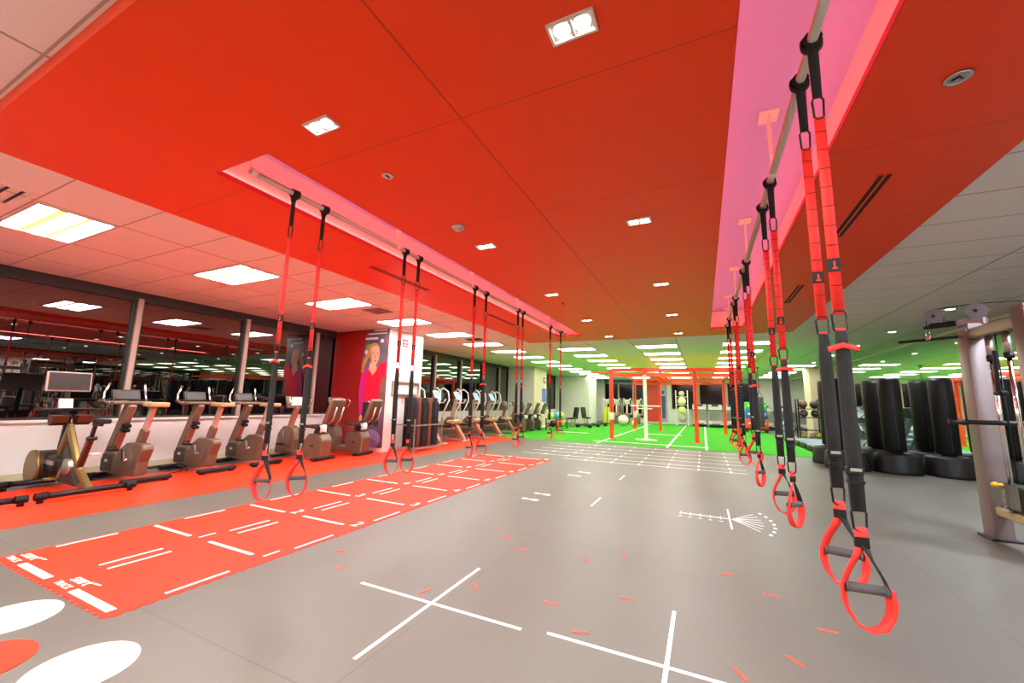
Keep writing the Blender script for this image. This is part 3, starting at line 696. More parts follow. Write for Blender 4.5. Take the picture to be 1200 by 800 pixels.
def make_recumbent(lit):
    t = thing('recumbent_bike', 'x', 'exercise bike'); X = lambda v: v+7.6
    b = MB(); b.box((X(-8.35),0,0.045), (0.10,0.52,0.05), None, 0.015, 2); b.build('front_foot', M_dmetal, t)
    b = MB(); b.box((X(-7.22),0,0.045), (0.11,0.60,0.05), None, 0.015, 2); b.build('rear_foot', M_dmetal, t)
    b = MB(); b.bar((X(-8.3),0,0.12), (X(-7.4),0,0.12), 0.12, 0.10, 0.02); b.build('beam', M_bike, t)
    b = MB(); b.xz([(X(-8.48),0.09),(X(-8.42),0.50),(X(-8.30),0.66),(X(-8.12),0.68),(X(-7.98),0.60),(X(-7.92),0.40),(X(-7.98),0.10)], -0.11, 0.11); o = b.build('front_shell', M_bike, t)
    md = o.modifiers.new('bev','BEVEL'); md.width = 0.03; md.segments = 2
    b = MB(); b.lathe([(0.15,-0.125),(0.15,-0.112)], 24, (X(-8.18),0,0.42), 'Y'); b.build('crank_cover', M_bike, t)
    b = MB(); b.bar((X(-8.18),-0.15,0.42),(X(-8.20),-0.15,0.58),0.035,0.02,up=(0,1,0)); b.bar((X(-8.18),0.15,0.42),(X(-8.14),0.15,0.26),0.035,0.02,up=(0,1,0)); cr = b.build('crank', M_chrome, t)
    b = MB(); b.box((X(-8.20),-0.22,0.30),(0.12,0.1,0.03),None,0.008); b.build('pedal', M_black, cr)
    b = MB(); b.bar((X(-8.20),0,0.62),(X(-8.05),0,1.08),0.08,0.12,0.015,up=(1,0,0)); b.build('console_post', M_copper, t)
    b = MB(); b.box((X(-8.12),0,1.18),(0.06,0.46,0.26),Ry(-0.3),0.02,2); cs = b.build('console', M_bike, t)
    b = MB(); b.box((X(-8.085),0,1.20),(0.01,0.34,0.17),Ry(-0.3)); b.build('screen', M_scr_w if lit else M_screenb, cs)
    for s in (-1,1):
        b = MB(); b.tube([(X(-8.08),s*0.22,1.08),(X(-7.98),s*0.27,1.10),(X(-7.92),s*0.27,1.20),(X(-7.98),s*0.25,1.28)],0.015,8); b.build('handle', M_chrome, t)
    # seat box and seat
    b = MB(); b.xz([(X(-7.62),0.06),(X(-7.66),0.40),(X(-7.52),0.54),(X(-7.24),0.55),(X(-7.14),0.40),(X(-7.18),0.06)], -0.15, 0.15); o = b.build('rear_shell', M_bike, t)
    md = o.modifiers.new('bev','BEVEL'); md.width = 0.03; md.segments = 2
    b = MB(); b.lathe([(0.055,-0.158),(0.05,-0.154)],20,(X(-7.40),0,0.30),'Y',0.45); b.build('badge', M_chrome, o)
    b = MB(); b.bar((X(-7.42),0,0.52),(X(-7.34),0,0.66),0.12,0.16,0.01,up=(1,0,0)); b.build('seat_post', M_biked, t)
    b = MB(); b.box((X(-7.36),0,0.70),(0.46,0.42,0.07),Ry(-0.05),0.03,2); b.build('seat', M_biked, t)
    b = MB(); b.box((X(-7.03),0,1.02),(0.10,0.40,0.56),Ry(0.35),0.045,3); bk = b.build('backrest', M_bike, t)
    b = MB(); b.box((X(-6.96),0,1.22),(0.012,0.10,0.025),Ry(0.35)); b.build('backrest_badge', M_white, bk)
    b = MB(); b.tube([(X(-7.1),-0.1,0.72),(X(-6.95),-0.1,0.85),(X(-6.88),-0.1,1.1)],0.016,8); b.tube([(X(-7.1),0.1,0.72),(X(-6.95),0.1,0.85),(X(-6.88),0.1,1.1)],0.016,8); b.build('back_frame', M_steel, t)
    for s in (-1,1):
        b = MB(); b.tube([(X(-7.25),s*0.2,0.66),(X(-7.3),s*0.30,0.68),(X(-7.45),s*0.31,0.72),(X(-7.62),s*0.31,0.74)],0.015,8); b.build('side_handle', M_dmetal, t)
    b = MB(); b.ribbon([(X(-7.10),-0.22,0.74),(X(-7.05),-0.24,0.69),(X(-7.05),-0.25,0.60)],(1,0,0.2),0.16,0.006); b.build('towel', M_white, t)
    return t
r1 = make_recumbent(True); r1.location = (-7.62,6.05,0.004); r1.rotation_euler = (0,0,0.12); r1['label'] = 'bronze recumbent bike with a glowing console, right after the upright bikes'
r2 = make_recumbent(False); r2.location = (-7.55,7.08,0.004); r2.rotation_euler = (0,0,0.12); r2['label'] = 'bronze recumbent bike against the red mural wall'
for r in (r1, r2): r['group'] = 'recumbent bikes'

def make_spin():
    t = thing('spin_bike', 'x', 'exercise bike'); X = lambda v: v+7.75
    for x, nm in ((X(-7.10),'rear_bar'), (X(-8.30),'front_bar')):
        b = MB(); b.cyl((x,-0.40,0.075),(x,0.40,0.075),0.034,n=14); bar = b.build(nm, M_dmetal, t)
        for s in (-1,1):
            b = MB(); b.cyl((x,s*0.36,0.075),(x,s*0.46,0.075),0.043,n=14); b.cyl((x,s*0.41,0.0),(x,s*0.41,0.05),0.028,n=10); b.build('end_cap', M_black, bar)
    # flywheel drum
    b = MB(); b.lathe([(0.002,-0.15),(0.20,-0.15),(0.22,-0.12),(0.22,0.12),(0.20,0.15),(0.002,0.15)],30,(X(-8.50),0,0.25),'Y'); fw = b.build('flywheel_housing', M_biked, t)
    b = MB(); b.lathe([(0.205,-0.16),(0.232,-0.16),(0.232,-0.12),(0.205,-0.12)],30,(X(-8.50),0,0.25),'Y'); b.build('flywheel_rim', M_gold, fw)
    b = MB(); b.box((X(-8.12),0,0.30),(0.50,0.20,0.22),None,0.04,2); b.build('belt_cover', M_dmetal, t)
    b = MB(); b.box((X(-8.12),-0.105,0.34),(0.34,0.012,0.05)); b.build('cover_stripe', M_steel, t)
    # frame
    b = MB()
    b.bar((X(-8.30),0,0.10),(X(-7.95),0,0.86),0.06,0.08,0.012,up=(1,0,0))
    b.bar((X(-7.98),0,0.82),(X(-7.45),0,0.26),0.06,0.09,0.012,up=(1,0,0))
    b.bar((X(-7.45),0,0.28),(X(-7.10),0,0.09),0.07,0.07,0.012,up=(1,0,0))
    b.bar((X(-8.30),0,0.12),(X(-7.10),0,0.10),0.06,0.05,0.01)
    b.build('frame', M_gold, t)
    b = MB(); b.xz([(X(-7.86),0.62),(X(-7.38),0.10),(X(-7.95),0.10)],-0.05,0.05); b.build('frame_panel', M_biked, t)
    # crank
    b = MB(); b.lathe([(0.10,-0.075),(0.10,0.075)],22,(X(-7.68),0,0.32),'Y'); b.bar((X(-7.68),-0.10,0.32),(X(-7.76),-0.10,0.18),0.03,0.018,up=(0,1,0)); b.bar((X(-7.68),0.10,0.32),(X(-7.60),0.10,0.46),0.03,0.018,up=(0,1,0)); cr = b.build('crank', M_steel, t)
    b = MB(); b.box((X(-7.77),-0.17,0.17),(0.11,0.10,0.03),None,0.006); b.build('pedal', M_gold, cr)
    b = MB(); b.box((X(-7.59),0.17,0.46),(0.11,0.10,0.03),None,0.006); b.build('pedal', M_padwhite, cr)
    # handlebar post and bars
    b = MB(); b.bar((X(-8.16),0,0.50),(X(-8.08),0,0.98),0.055,0.07,0.01,up=(1,0,0)); b.build('handlebar_post', M_black, t)
    for s in (-1,1):
        b = MB(); b.xz([(X(-8.10),0.98),(X(-7.90),0.97),(X(-7.93),0.88),(X(-8.02),0.84),(X(-8.08),0.88)], s*0.12-0.075, s*0.12+0.075); b.build('bottle_tray', M_amber, t)
    b = MB()
    for s in (-1,1): b.tube([(X(-8.05),0,1.04),(X(-8.05),s*0.16,1.05),(X(-8.10),s*0.24,1.06),(X(-8.26),s*0.26,1.07),(X(-8.34),s*0.25,1.12)],0.015,8)
    b.tube([(X(-8.0),-0.36,1.05),(X(-8.02),-0.16,1.06),(X(-8.02),0.16,1.06),(X(-8.0),0.36,1.05)],0.015,8)
    b.build('handlebar', M_dmetal, t)
    b = MB(); b.box((X(-8.06),-0.06,1.12),(0.05,0.14,0.16),Ry(-0.2),0.01,2); b.build('console', M_padwhite, t)
    # screen on its own stem
    b = MB(); b.bar((X(-8.20),0,0.92),(X(-8.28),0,1.34),0.05,0.04,up=(1,0,0)); b.build('screen_stem', M_dmetal, t)
    b = MB(); b.box((X(-8.27),0,1.44),(0.045,0.46,0.28),Ry(-0.12),0.012,2); sc = b.build('screen', M_trim, t)
    b = MB(); b.box((X(-8.246),0,1.442),(0.006,0.425,0.245),Ry(-0.12)); b.build('screen_glass', M_screenb, sc)
    # saddle
    b = MB(); b.bar((X(-7.50),0,0.30),(X(-7.28),0,0.72),0.06,0.075,0.01,up=(1,0,0)); b.build('seat_tube', M_amber, t)
    b = MB(); b.bar((X(-7.30),0,0.68),(X(-7.22),0,0.88),0.035,0.04,up=(1,0,0)); b.box((X(-7.16),0.0,0.885),(0.22,0.04,0.035),None,0.006); b.cyl((X(-7.27),-0.05,0.70),(X(-7.27),0.05,0.70),0.025,n=10); b.build('seat_post', M_dmetal, t)
    b = MB(); b.prism([(X(-7.30),-0.02),(X(-7.18),-0.035),(X(-7.08),-0.075),(X(-7.0),-0.08),(X(-6.98),0),(X(-7.0),0.08),(X(-7.08),0.075),(X(-7.18),0.035),(X(-7.30),0.02)],0.06,Matrix.Translation((0,0,0.90))); o = b.build('saddle', M_black, t)
    md = o.modifiers.new('bev','BEVEL'); md.width = 0.018; md.segments = 2
    return t
s0 = make_spin(); s0.location = (-7.72,2.47,0.004); s0['label'] = 'gold and black spin bike with a flat screen, whole in view'; s0['group'] = 'spin bikes'
copy_tree(s0, (-7.72,1.50,0.004), 0, 'gold and black spin bike with a flat screen, cut by the picture edge', 'spin bikes')

# shoes / cable on the floor between the bikes
o = MB(); pts = []
for i in range(24):
    a = i/23; pts.append((-7.95+0.25*math.sin(a*6.0), 3.72+0.30*a, 0.018+0.10*max(0, math.sin(a*PI))))
o.tube(pts, 0.009, 6); tag(o.build('power_cord', M_dmetal), 'dark power cord looped on the floor between two upright bikes', 'cord')

def make_cross():
    t = thing('cross_trainer', 'x', 'cross trainer')             # faces -x
    b = MB(); b.box((-0.55,0,0.04),(0.12,0.62,0.06),None,0.015,2); b.box((0.85,0,0.04),(0.12,0.60,0.06),None,0.015,2); b.bar((-0.55,0,0.07),(0.85,0,0.07),0.14,0.06,0.01); b.build('base_frame', M_steel, t)
    b = MB(); b.xz([(-0.75,0.06),(-0.72,0.55),(-0.55,0.72),(-0.30,0.70),(-0.12,0.50),(-0.08,0.10)],-0.16,0.16); o = b.build('drive_shell', M_bike, t); md = o.modifiers.new('bev','BEVEL'); md.width = 0.03; md.segments = 2
    b = MB(); b.bar((-0.45,0,0.66),(-0.30,0,1.34),0.11,0.13,0.02,up=(1,0,0)); b.build('console_post', M_bikes, t)
    b = MB(); b.box((-0.26,0,1.46),(0.06,0.36,0.32),Ry(-0.45),0.02,2); cs = b.build('console', M_padwhite, t)
    b = MB(); b.box((-0.228,0,1.475),(0.01,0.29,0.24),Ry(-0.45)); b.build('screen', M_scr_on, cs)
    for s in (-1,1):
        b = MB(); b.tube([(-0.22,s*0.27,0.55),(-0.12,s*0.29,0.95),(0.05,s*0.29,1.30),(0.02,s*0.27,1.58),(-0.14,s*0.22,1.70),(-0.26,s*0.16,1.62)],0.022,8); b.build('moving_arm', M_white, t)
        b = MB(); b.tube([(-0.30,s*0.15,1.20),(-0.10,s*0.20,1.22),(-0.02,s*0.18,1.34)],0.016,8); b.build('grip_bar', M_white, t)
        b = MB(); b.bar((-0.25,s*0.20,0.45+s*0.08),(0.55,s*0.20,0.42),0.06,0.07,0.01); b.build('pedal_arm', M_steel, t)
        b = MB(); b.box((0.22,s*0.20,0.50+s*0.03),(0.40,0.16,0.05),None,0.015,2); b.build('pedal', M_black, t)
    b = MB(); b.bar((0.40,0,0.62),(0.82,0,0.06),0.16,0.10,0.015,up=(1,0,0)); b.build('rear_strut', M_copper, t)
    b = MB(); b.box((0.44,0,0.62),(0.30,0.52,0.10),None,0.02,2); b.cyl((0.5,-0.27,0.62),(0.5,0.27,0.62),0.07,n=14); b.build('rear_link', M_seat, t)
    return t
X0 = make_cross()
names = ['nearest, partly behind the black mats', 'second beyond the mats', 'third beyond the mats', 'fourth beyond the mats', 'fifth, beside the second column']
for i, y in enumerate((9.75, 11.05, 12.3, 13.6, 14.9)):
    lab = 'silver cross trainer with white arms in the window row, ' + names[i]
    if i == 0: o = X0; o.location = (-7.75,y,0.004); o.rotation_euler = (0,0,0.1); o['label'] = lab; o['group'] = 'cross trainers'
    else: copy_tree(X0, (-7.75,y,0.004), 0.1, lab, 'cross trainers')
rn = ['first', 'second', 'third']
for i, y in enumerate((16.1, 17.1, 18.0)):
    copy_tree(r2, (-7.45,y,0.004), 0.12, 'small recumbent bike beyond the cross trainers before the second column, %s of three' % rn[i], 'recumbent bikes by the second column')

# ------------------------------------------------------------------ mural on the first column (a flat print)
Ym = 7.73
t = thing('wall_mural', 'tall red mural with a photo print of a blonde person in a red top', 'mural', (0,0,0))
b = MB(); b.box((-8.14, Ym-0.006, 1.60),(1.92,0.010,2.98)); b.build('red_panel', M_redpaint, t)
pm = [mat('mural_backdrop','6a5866',0.5,noise=0.5,scale=2.2), mat('mural_skin','e0a888',0.5), mat('mural_hair','c08a48',0.5,noise=0.15,scale=20), mat('mural_top','ee1438',0.5,noise=0.06,scale=5), mat('mural_sleeve','d81878',0.5), mat('mural_dark','2c2228',0.5), mat('mural_lip','c04848',0.5), mat('mural_green','8a9a4a',0.5,noise=0.3), mat('mural_ball','9a86c0',0.45,noise=0.1,scale=3), mat('mural_white','e8e4e6',0.5), mat('mural_brown','7a5a4a',0.5,noise=0.3), mat('mural_shade','b47858',0.5)]
b = MB(); lay = [0]
def shape(mi, pts):
    lay[0] += 1
    b.mi = mi; y1 = Ym-0.011-0.0012*lay[0]; b.xz(pts, y1, y1+0.001)
def ell(cx, cz, rx, rz, n=20, a=0): return [(cx+rx*math.cos(2*PI*i/n)*math.cos(a)-rz*math.sin(2*PI*i/n)*math.sin(a), cz+rx*math.cos(2*PI*i/n)*math.sin(a)+rz*math.sin(2*PI*i/n)*math.cos(a)) for i in range(n)]
shape(0, [(-7.95,3.09),(-7.20,3.09),(-7.20,0.10),(-7.86,0.10),(-8.02,1.2),(-8.05,2.2)])
shape(7, ell(-7.86,2.62,0.09,0.10)); shape(9, ell(-7.92,2.50,0.05,0.06)); shape(9, ell(-7.40,2.78,0.06,0.05)); shape(10, ell(-7.30,1.6,0.10,0.5)); shape(10, ell(-8.0,1.35,0.06,0.12))
shape(2, [(-7.80,2.62),(-7.90,2.45),(-8.02,2.25),(-8.06,1.98),(-7.98,1.96),(-7.93,2.15),(-7.82,2.35),(-7.74,2.5)])     # ponytail
shape(2, ell(-7.66,2.52,0.185,0.215))                                                                                       # hair
shape(1, [(-7.74,2.25),(-7.56,2.22),(-7.50,2.02),(-7.66,1.85),(-7.80,2.02)])                                                # neck
shape(1, [(-7.80,2.52),(-7.74,2.64),(-7.60,2.68),(-7.48,2.60),(-7.45,2.45),(-7.47,2.30),(-7.53,2.18),(-7.60,2.13),(-7.68,2.17),(-7.75,2.30)])  # face
shape(11, [(-7.80,2.52),(-7.76,2.56),(-7.72,2.40),(-7.68,2.18),(-7.75,2.30)])
shape(2, [(-7.82,2.52),(-7.76,2.68),(-7.58,2.73),(-7.46,2.62),(-7.56,2.66),(-7.70,2.64),(-7.77,2.55)])
shape(5, ell(-7.655,2.445,0.030,0.012)); shape(5, ell(-7.515,2.440,0.024,0.012)); shape(11, [(-7.70,2.49),(-7.62,2.50),(-7.62,2.485),(-7.70,2.475)]); shape(11, [(-7.54,2.49),(-7.48,2.485),(-7.48,2.475),(-7.54,2.478)])
shape(11, [(-7.575,2.44),(-7.55,2.34),(-7.60,2.33)]); shape(6, ell(-7.575,2.265,0.045,0.016))
shape(3, [(-7.80,2.06),(-7.70,1.98),(-7.64,1.88),(-7.54,1.98),(-7.49,2.08),(-7.40,2.20),(-7.22,2.24),(-7.20,2.22),(-7.20,1.88),(-7.33,1.80),(-7.36,1.3),(-7.38,1.22),(-7.86,1.22),(-7.84,1.5),(-7.92,1.95)])
shape(4, [(-7.80,2.06),(-7.93,2.02),(-8.03,1.85),(-8.06,1.5),(-8.02,1.1),(-7.96,0.86),(-7.88,0.88),(-7.90,1.2),(-7.86,1.5),(-7.85,1.8)])
shape(4, [(-7.38,1.22),(-7.28,0.95),(-7.36,0.92),(-7.44,1.22)])
shape(9, [(-7.70,1.24),(-7.44,1.24),(-7.44,1.20),(-7.70,1.20)])
shape(5, [(-7.86,1.20),(-7.40,1.20),(-7.32,0.62),(-7.45,0.62),(-7.60,0.95),(-7.78,0.62),(-7.92,0.70)])
shape(1, ell(-7.92,0.80,0.05,0.09)); shape(8, ell(-7.52,0.32,0.30,0.22,26)); shape(9, [(-7.78,0.62),(-7.72,0.86),(-7.68,0.84),(-7.74,0.60)])
for (x0,x1,z0,z1) in ((-7.66,-7.23,3.035,3.075), (-7.87,-7.23,2.95,2.99), (-7.95,-7.52,2.82,2.875)): shape(9, [(x0,z0),(x1,z0),(x1,z1),(x0,z1)])
b.build('photo_print', pm, t)
text_mesh('stronger', 0.14, pm[9], t, 'lettering', Matrix.Translation((-8.15,Ym-0.013,0.62)) @ Matrix.Rotation(PI/2,4,'X'))

# things on the white side of the first column (faces +x)
XP = -7.18
t = thing('wall_sign', 'small red sign high on the white column', 'sign', (XP,8.34,2.79)); b = MB(); b.box((0.006,0,0),(0.012,0.20,0.20),None,0.003); b.build('plate', M_dash, t)
b = MB(); b.box((0.013,0,0.03),(0.003,0.12,0.05)); b.box((0.013,0,-0.05),(0.003,0.14,0.02)); b.build('sign_mark', M_padwhite, t)
t = thing('wall_sign', 'small red notice on the white column just above the mats', 'sign', (XP,8.39,1.27)); b = MB(); b.box((0.004,0,0),(0.008,0.14,0.18)); b.build('plate', M_padwhite, t)
b = MB()
for q in range(4): b.box((0.009,-0.045,0.06-0.04*q),(0.003,0.03,0.028)); b.box((0.009,0.02,0.06-0.04*q),(0.003,0.06,0.018))
b.build('sign_mark', M_dash, t)
t = thing('wall_frame', 'pale metal frame holder with red hooks on the white column', 'wall rack', (XP,8.45,1.6))
b = MB()
for z in (0.15,-0.17): b.box((0.03,0,z),(0.06,1.06,0.035),None,0.006)
for y in (-0.51,0.51): b.box((0.03,y,-0.01),(0.05,0.03,0.30))
b.build('frame', M_steel, t)
for y in (-0.33,0.25):
    q = MB(); q.tube([(0.03,y,0.16),(0.05,y,0.32),(0.10,y-0.05,0.35),(0.13,y-0.22,0.35)],0.011,8); q.build('hook', M_dash, t)
# mat rack
t = thing('mat_rack', 'silver wire rack holding exercise mats against the white column', 'rack', (-6.78,8.62,0.004))
b = MB()
for x in (-0.28,0.32):
    for y in (-0.58,0.58): b.box((x,y,0.42 if x > 0 else 0.6),(0.025,0.025,0.80 if x > 0 else 1.16))
b.build('post', M_steel, t)
b = MB()
for z in (0.10,0.66):
    b.box((0.32,0,z),(0.025,1.18,0.035)); b.box((-0.28,0,z),(0.02,1.18,0.02))
    for y in (-0.58,0.58): b.box((0.02,y,z),(0.60,0.02,0.03))
for q in range(7): b.box((0.02,-0.45+0.15*q,0.09),(0.58,0.015,0.015))
b.build('rail', M_steel, t)
cols = [('black','17140f'),('purple','3a2c5a'),('brown','7c4430'),('black','1a1712'),('dark green','22261c'),('navy','1c1c3c'),('brown','84502c'),('black','131110'),('blue','20203c'),('black','181512')]
for i, (cn, hx) in enumerate(cols):
    y = 8.12+0.113*i
    r = 0.05
    hgt = 1.14 if i % 2 else 1.24
    o = MB(); o.lathe([(0.012,0.0),(r,0.0),(r+0.004,0.02),(r+0.004,hgt-0.02),(r,hgt),(0.012,hgt),(0.012,hgt-0.03)],14,(0,0,0))
    sp = []
    mm = o.build('exercise_mat', mat('mat_%s_%s' % (cn.replace(' ','_'), hx), hx, 0.7, noise=0.1)); mm.location = (-6.60-0.02*(i%2),y,0.12)
    tag(mm, '%s rolled exercise mat standing in the wire rack, %s from the mural side' % (cn, ORD[i]), 'exercise mat', 'mats in the wire rack')
for i, y in enumerate((8.20, 8.36, 8.52, 8.68, 8.84, 9.0)):
    o = MB(); o.box((0,0,0.62),(0.07,0.13,1.24),None,0.02,2); mm = o.build('exercise_mat', M_black); mm.location = (-6.88,y,0.12)
    tag(mm, 'folded black exercise mat at the back of the wire rack, %s from the mural side' % ORD[i], 'exercise mat', 'mats at the back of the wire rack')
# ------------------------------------------------------------------ orange rig on the turf
ZT = 0.010
t = thing('training_rig', 'tall orange monkey bar rig standing on the green turf', 'training rig', (0,0,ZT))
def post(x, y, top=2.66, pad=None):
    b = MB(); b.box((x,y,top/2+0.005),(0.14,0.12,top),None,0.01); p = b.build('post', M_orange, t)
    b = MB()
    for q in range(18):
        b.box((x,y-0.061,0.85+0.1*q),(0.035,0.004,0.05))
    b.build('hole_row', M_dmetal, p)
    b = MB(); b.box((x,y,0.008),(0.34,0.24,0.016),None,0.003)
    for sx in (-1,1):
        for sy in (-1,1): b.cyl((x+sx*0.13,y+sy*0.08,0.012),(x+sx*0.13,y+sy*0.08,0.03),0.012,n=8)
    b.build('foot_plate', M_orange, p)
    if pad:
        b = MB(); b.box((x-0.0,y-0.01,(pad[0]+pad[1])/2),(0.20,0.17,pad[1]-pad[0]),None,0.02,2); b.build('pad', M_padwhite, p)
for x, y, pad in ((-3.23,15.85,(0.70,0.98)), (-0.25,16.05,None), (1.08,16.05,None), (-3.32,22.4,(0.6,0.95)), (-2.06,22.4,None), (0.92,22.0,None)): post(x, y, 2.66, pad)
b = MB()
b.box((-1.97,15.85,2.55),(0.16,0.13,0.28),None,0.006)
b.build('post_head', M_orange, t)
b = MB(); b.box((-1.97,15.85,1.22),(0.12,0.12,2.40),None,0.006); wp = b.build('white_post', M_white, t, 'white post')
b = MB(); b.box((-1.97,15.85,0.02),(0.75,0.20,0.04),None,0.006); b.box((-1.97,15.75,0.03),(0.3,0.5,0.05),None,0.006); b.build('foot_plate', M_white, wp)
b = MB(); b.box((-1.97,15.80,1.26),(1.05,0.04,0.05)); b.box((-1.97,15.78,1.16),(0.5,0.04,0.04)); b.build('arm', M_white, wp)
def beam(a, c, w_=0.09, h_=0.13): 
    b = MB(); b.bar(a, c, w_, h_, 0.006); b.build('beam', M_orange, t)
for z in (2.62, 2.42):
    beam((-3.23,15.85,z),(-1.97,15.85,z)); beam((-1.97,15.85,z),(-0.25,16.05,z)); beam((-0.25,16.05,z),(1.08,16.05,z))
    beam((-3.32,22.4,z),(-2.06,22.4,z)); beam((-2.06,22.4,z),(0.92,22.0,z))
for a, c in (((-3.23,15.85),(-3.32,22.4)), ((-1.97,15.85),(-2.06,22.4)), ((-1.45,15.9),(-1.5,22.3)), ((-0.25,16.05),(-0.2,22.1)), ((1.08,16.05),(0.92,22.0))):
    beam((a[0],a[1],2.60),(c[0],c[1],2.60))
for q in range(14):
    b = MB(); y = 16.3+0.43*q; b.cyl((-2.0,y,2.60),(-1.45,y,2.60),0.018,n=8); b.build('rung', M_padwhite if q < 7 else M_orange, t)
for q in range(4):
    b = MB(); y = 17.0+1.4*q; b.cyl((-0.24,y,2.62),(1.02,y,2.62),0.02,n=8); b.build('pull_up_bar', M_orange, t)
b = MB(); b.bar((-3.23,15.85,2.52),(-3.75,15.6,2.50),0.06,0.07,0.006); b.box((-3.78,15.58,2.50),(0.12,0.10,0.10),None,0.01); b.build('side_arm', M_orange, t)
for x, y, r, hx, lab, gx in ((-4.5,25.5,0.33,'e0dcd0','big white exercise ball on the turf beyond the left rig posts',1),(-3.80,25.2,0.16,'e8d820','small yellow exercise ball on the turf beside the big white one',1)):
    o = MB(); o.ball((0,0,r),r,20,(1,1,0.97)); q = o.build('exercise_ball', mat('ball_'+hx, hx, 0.5)); q.location = (x,y,ZT); tag(q, lab, 'exercise ball')
for q,(x,y) in enumerate(((-5.9,26.9),(-5.65,26.9))):
    o = MB(); o.lathe([(0.02,0),(0.10,0),(0.11,0.02),(0.11,1.08),(0.10,1.1),(0.02,1.1)],16); r = o.build('foam_roller', mat('yellow_foam','d8d030',0.8)); r.location = (x,y,ZT); tag(r, 'tall yellow foam roller by the third column, %s one' % ('left' if q == 0 else 'right'), 'foam roller', 'yellow foam rollers')

# ------------------------------------------------------------------ second column: poster, sign, ball rack
t = thing('wall_poster', 'narrow blue and white poster on the beige side of the second column', 'poster', (-7.635,20.0,1.5))
b = MB(); b.box((0.003,0,0),(0.008,0.62,1.10)); b.build('sheet', M_padwhite, t)
b = MB(); b.box((0.009,0,0.17),(0.003,0.58,0.72)); b.box((0.009,0.0,-0.40),(0.003,0.44,0.10)); b.build('poster_print', mat('poster_blue','4a70c0',0.5,noise=0.4,scale=3), t)
t = thing('wall_sign', 'small dark red sign above the blue poster', 'sign', (-7.635,20.1,2.46)); b = MB(); b.box((0.006,0,0),(0.012,0.34,0.30),None,0.004); b.build('plate', mat('sign_maroon','7c2a26',0.5), t)
b = MB(); b.box((0.013,0,0.04),(0.003,0.22,0.04)); b.box((0.013,0,-0.05),(0.003,0.18,0.03)); b.build('sign_mark', M_padwhite, t)
t = thing('ball_rack', 'low dark rack of small coloured balls at the corner of the second column', 'rack', (-6.55,19.0,ZT))
b = MB()
for z in (0.16,0.50):
    for x in (-0.26,0.26): b.cyl((x,-0.8,z),(x,0.8,z),0.02,n=8)
for y in (-0.8,0.8):
    b.box((0,y,0.30),(0.56,0.04,0.04)); b.box((-0.26,y,0.28),(0.04,0.04,0.56)); b.box((0.26,y,0.28),(0.04,0.04,0.56))
b.build('frame', M_dmetal, t)
bc = [('lime','b8e020'),('blue','58a0d8'),('lime','b8e020'),('orange','f06030'),('red','d83828'),('black','222222')]
for i, (x,y,z,ci) in enumerate(((-0.1,-0.62,0.66,0),(0.05,-0.25,0.66,1),(0.0,0.12,0.66,2),(0.05,0.50,0.66,0),(0.0,-0.55,0.30,5),(0.02,-0.12,0.30,3),(0.0,0.25,0.30,4),(0.05,0.60,0.30,0))):
    o = MB(); r = 0.17; o.ball((0,0,0),r,16); q = o.build('medicine_ball', mat('medball_'+bc[ci][0], bc[ci][1], 0.5)); q.location = (-6.55+x,19.0+y,z+ZT)
    tag(q, '%s ball on the %s tier of the low rack, %s from its near end' % (bc[ci][0], 'top' if z > 0.5 else 'bottom', ORD[i % 4]), 'medicine ball', 'balls on the low dark rack')
# benches and low platforms along the third column
def make_bench():
    t = thing('weight_bench', 'x', 'bench')
    b = MB(); b.box((0,-0.25,0.44),(0.30,0.9,0.08),None,0.03,2); b.build('seat', M_black, t)
    b = MB(); b.box((0,0.52,0.72),(0.30,0.10,0.75),Rx(-0.55),0.03,2); b.build('backrest', M_black, t)
    b = MB(); b.bar((0,-0.6,0.06),(0,0.6,0.06),0.08,0.06,0.01); b.box((0,-0.6,0.03),(0.55,0.08,0.05),None,0.01); b.box((0,0.6,0.03),(0.55,0.08,0.05),None,0.01); b.bar((0,-0.35,0.06),(0,-0.35,0.42),0.07,0.07); b.bar((0,0.25,0.06),(0,0.45,0.6),0.07,0.07); b.build('frame', M_steel, t)
    return t
W0 = make_bench(); W0.location = (-6.7,22.3,ZT); W0['label'] = 'black padded incline bench in front of the third column, nearer one'; W0['group'] = 'incline benches'
copy_tree(W0, (-6.45,24.0,ZT), 0.5, 'black padded incline bench in front of the third column, farther one', 'incline benches')
for i,(x,y) in enumerate(((-5.9,21.6),(-5.75,22.8),(-5.6,24.0),(-5.5,25.1))):
    t = thing('step_platform', 'low black step platform on the turf edge before the third column, %s from the camera' % ORD[i], 'step platform', (x,y,ZT), 0, 'step platforms')
    b = MB(); b.box((0,0,0.13),(0.9,0.4,0.05),None,0.02,2); b.build('top', M_dmetal, t)
    b = MB(); b.box((-0.34,0,0.055),(0.14,0.36,0.11),None,0.015); b.build('riser', M_black, t)
    b = MB(); b.box((0.34,0,0.055),(0.14,0.36,0.11),None,0.015); b.build('riser', M_black, t)
# cross trainers in front of the far windows
for i, x in enumerate((-6.15,-5.45,-4.75,-4.05)):
    copy_tree(X0, (x,28.6,ZT), PI/2+0.1, 'silver cross trainer before the dark far windows, %s from the third column' % ORD[i], 'far cross trainers')
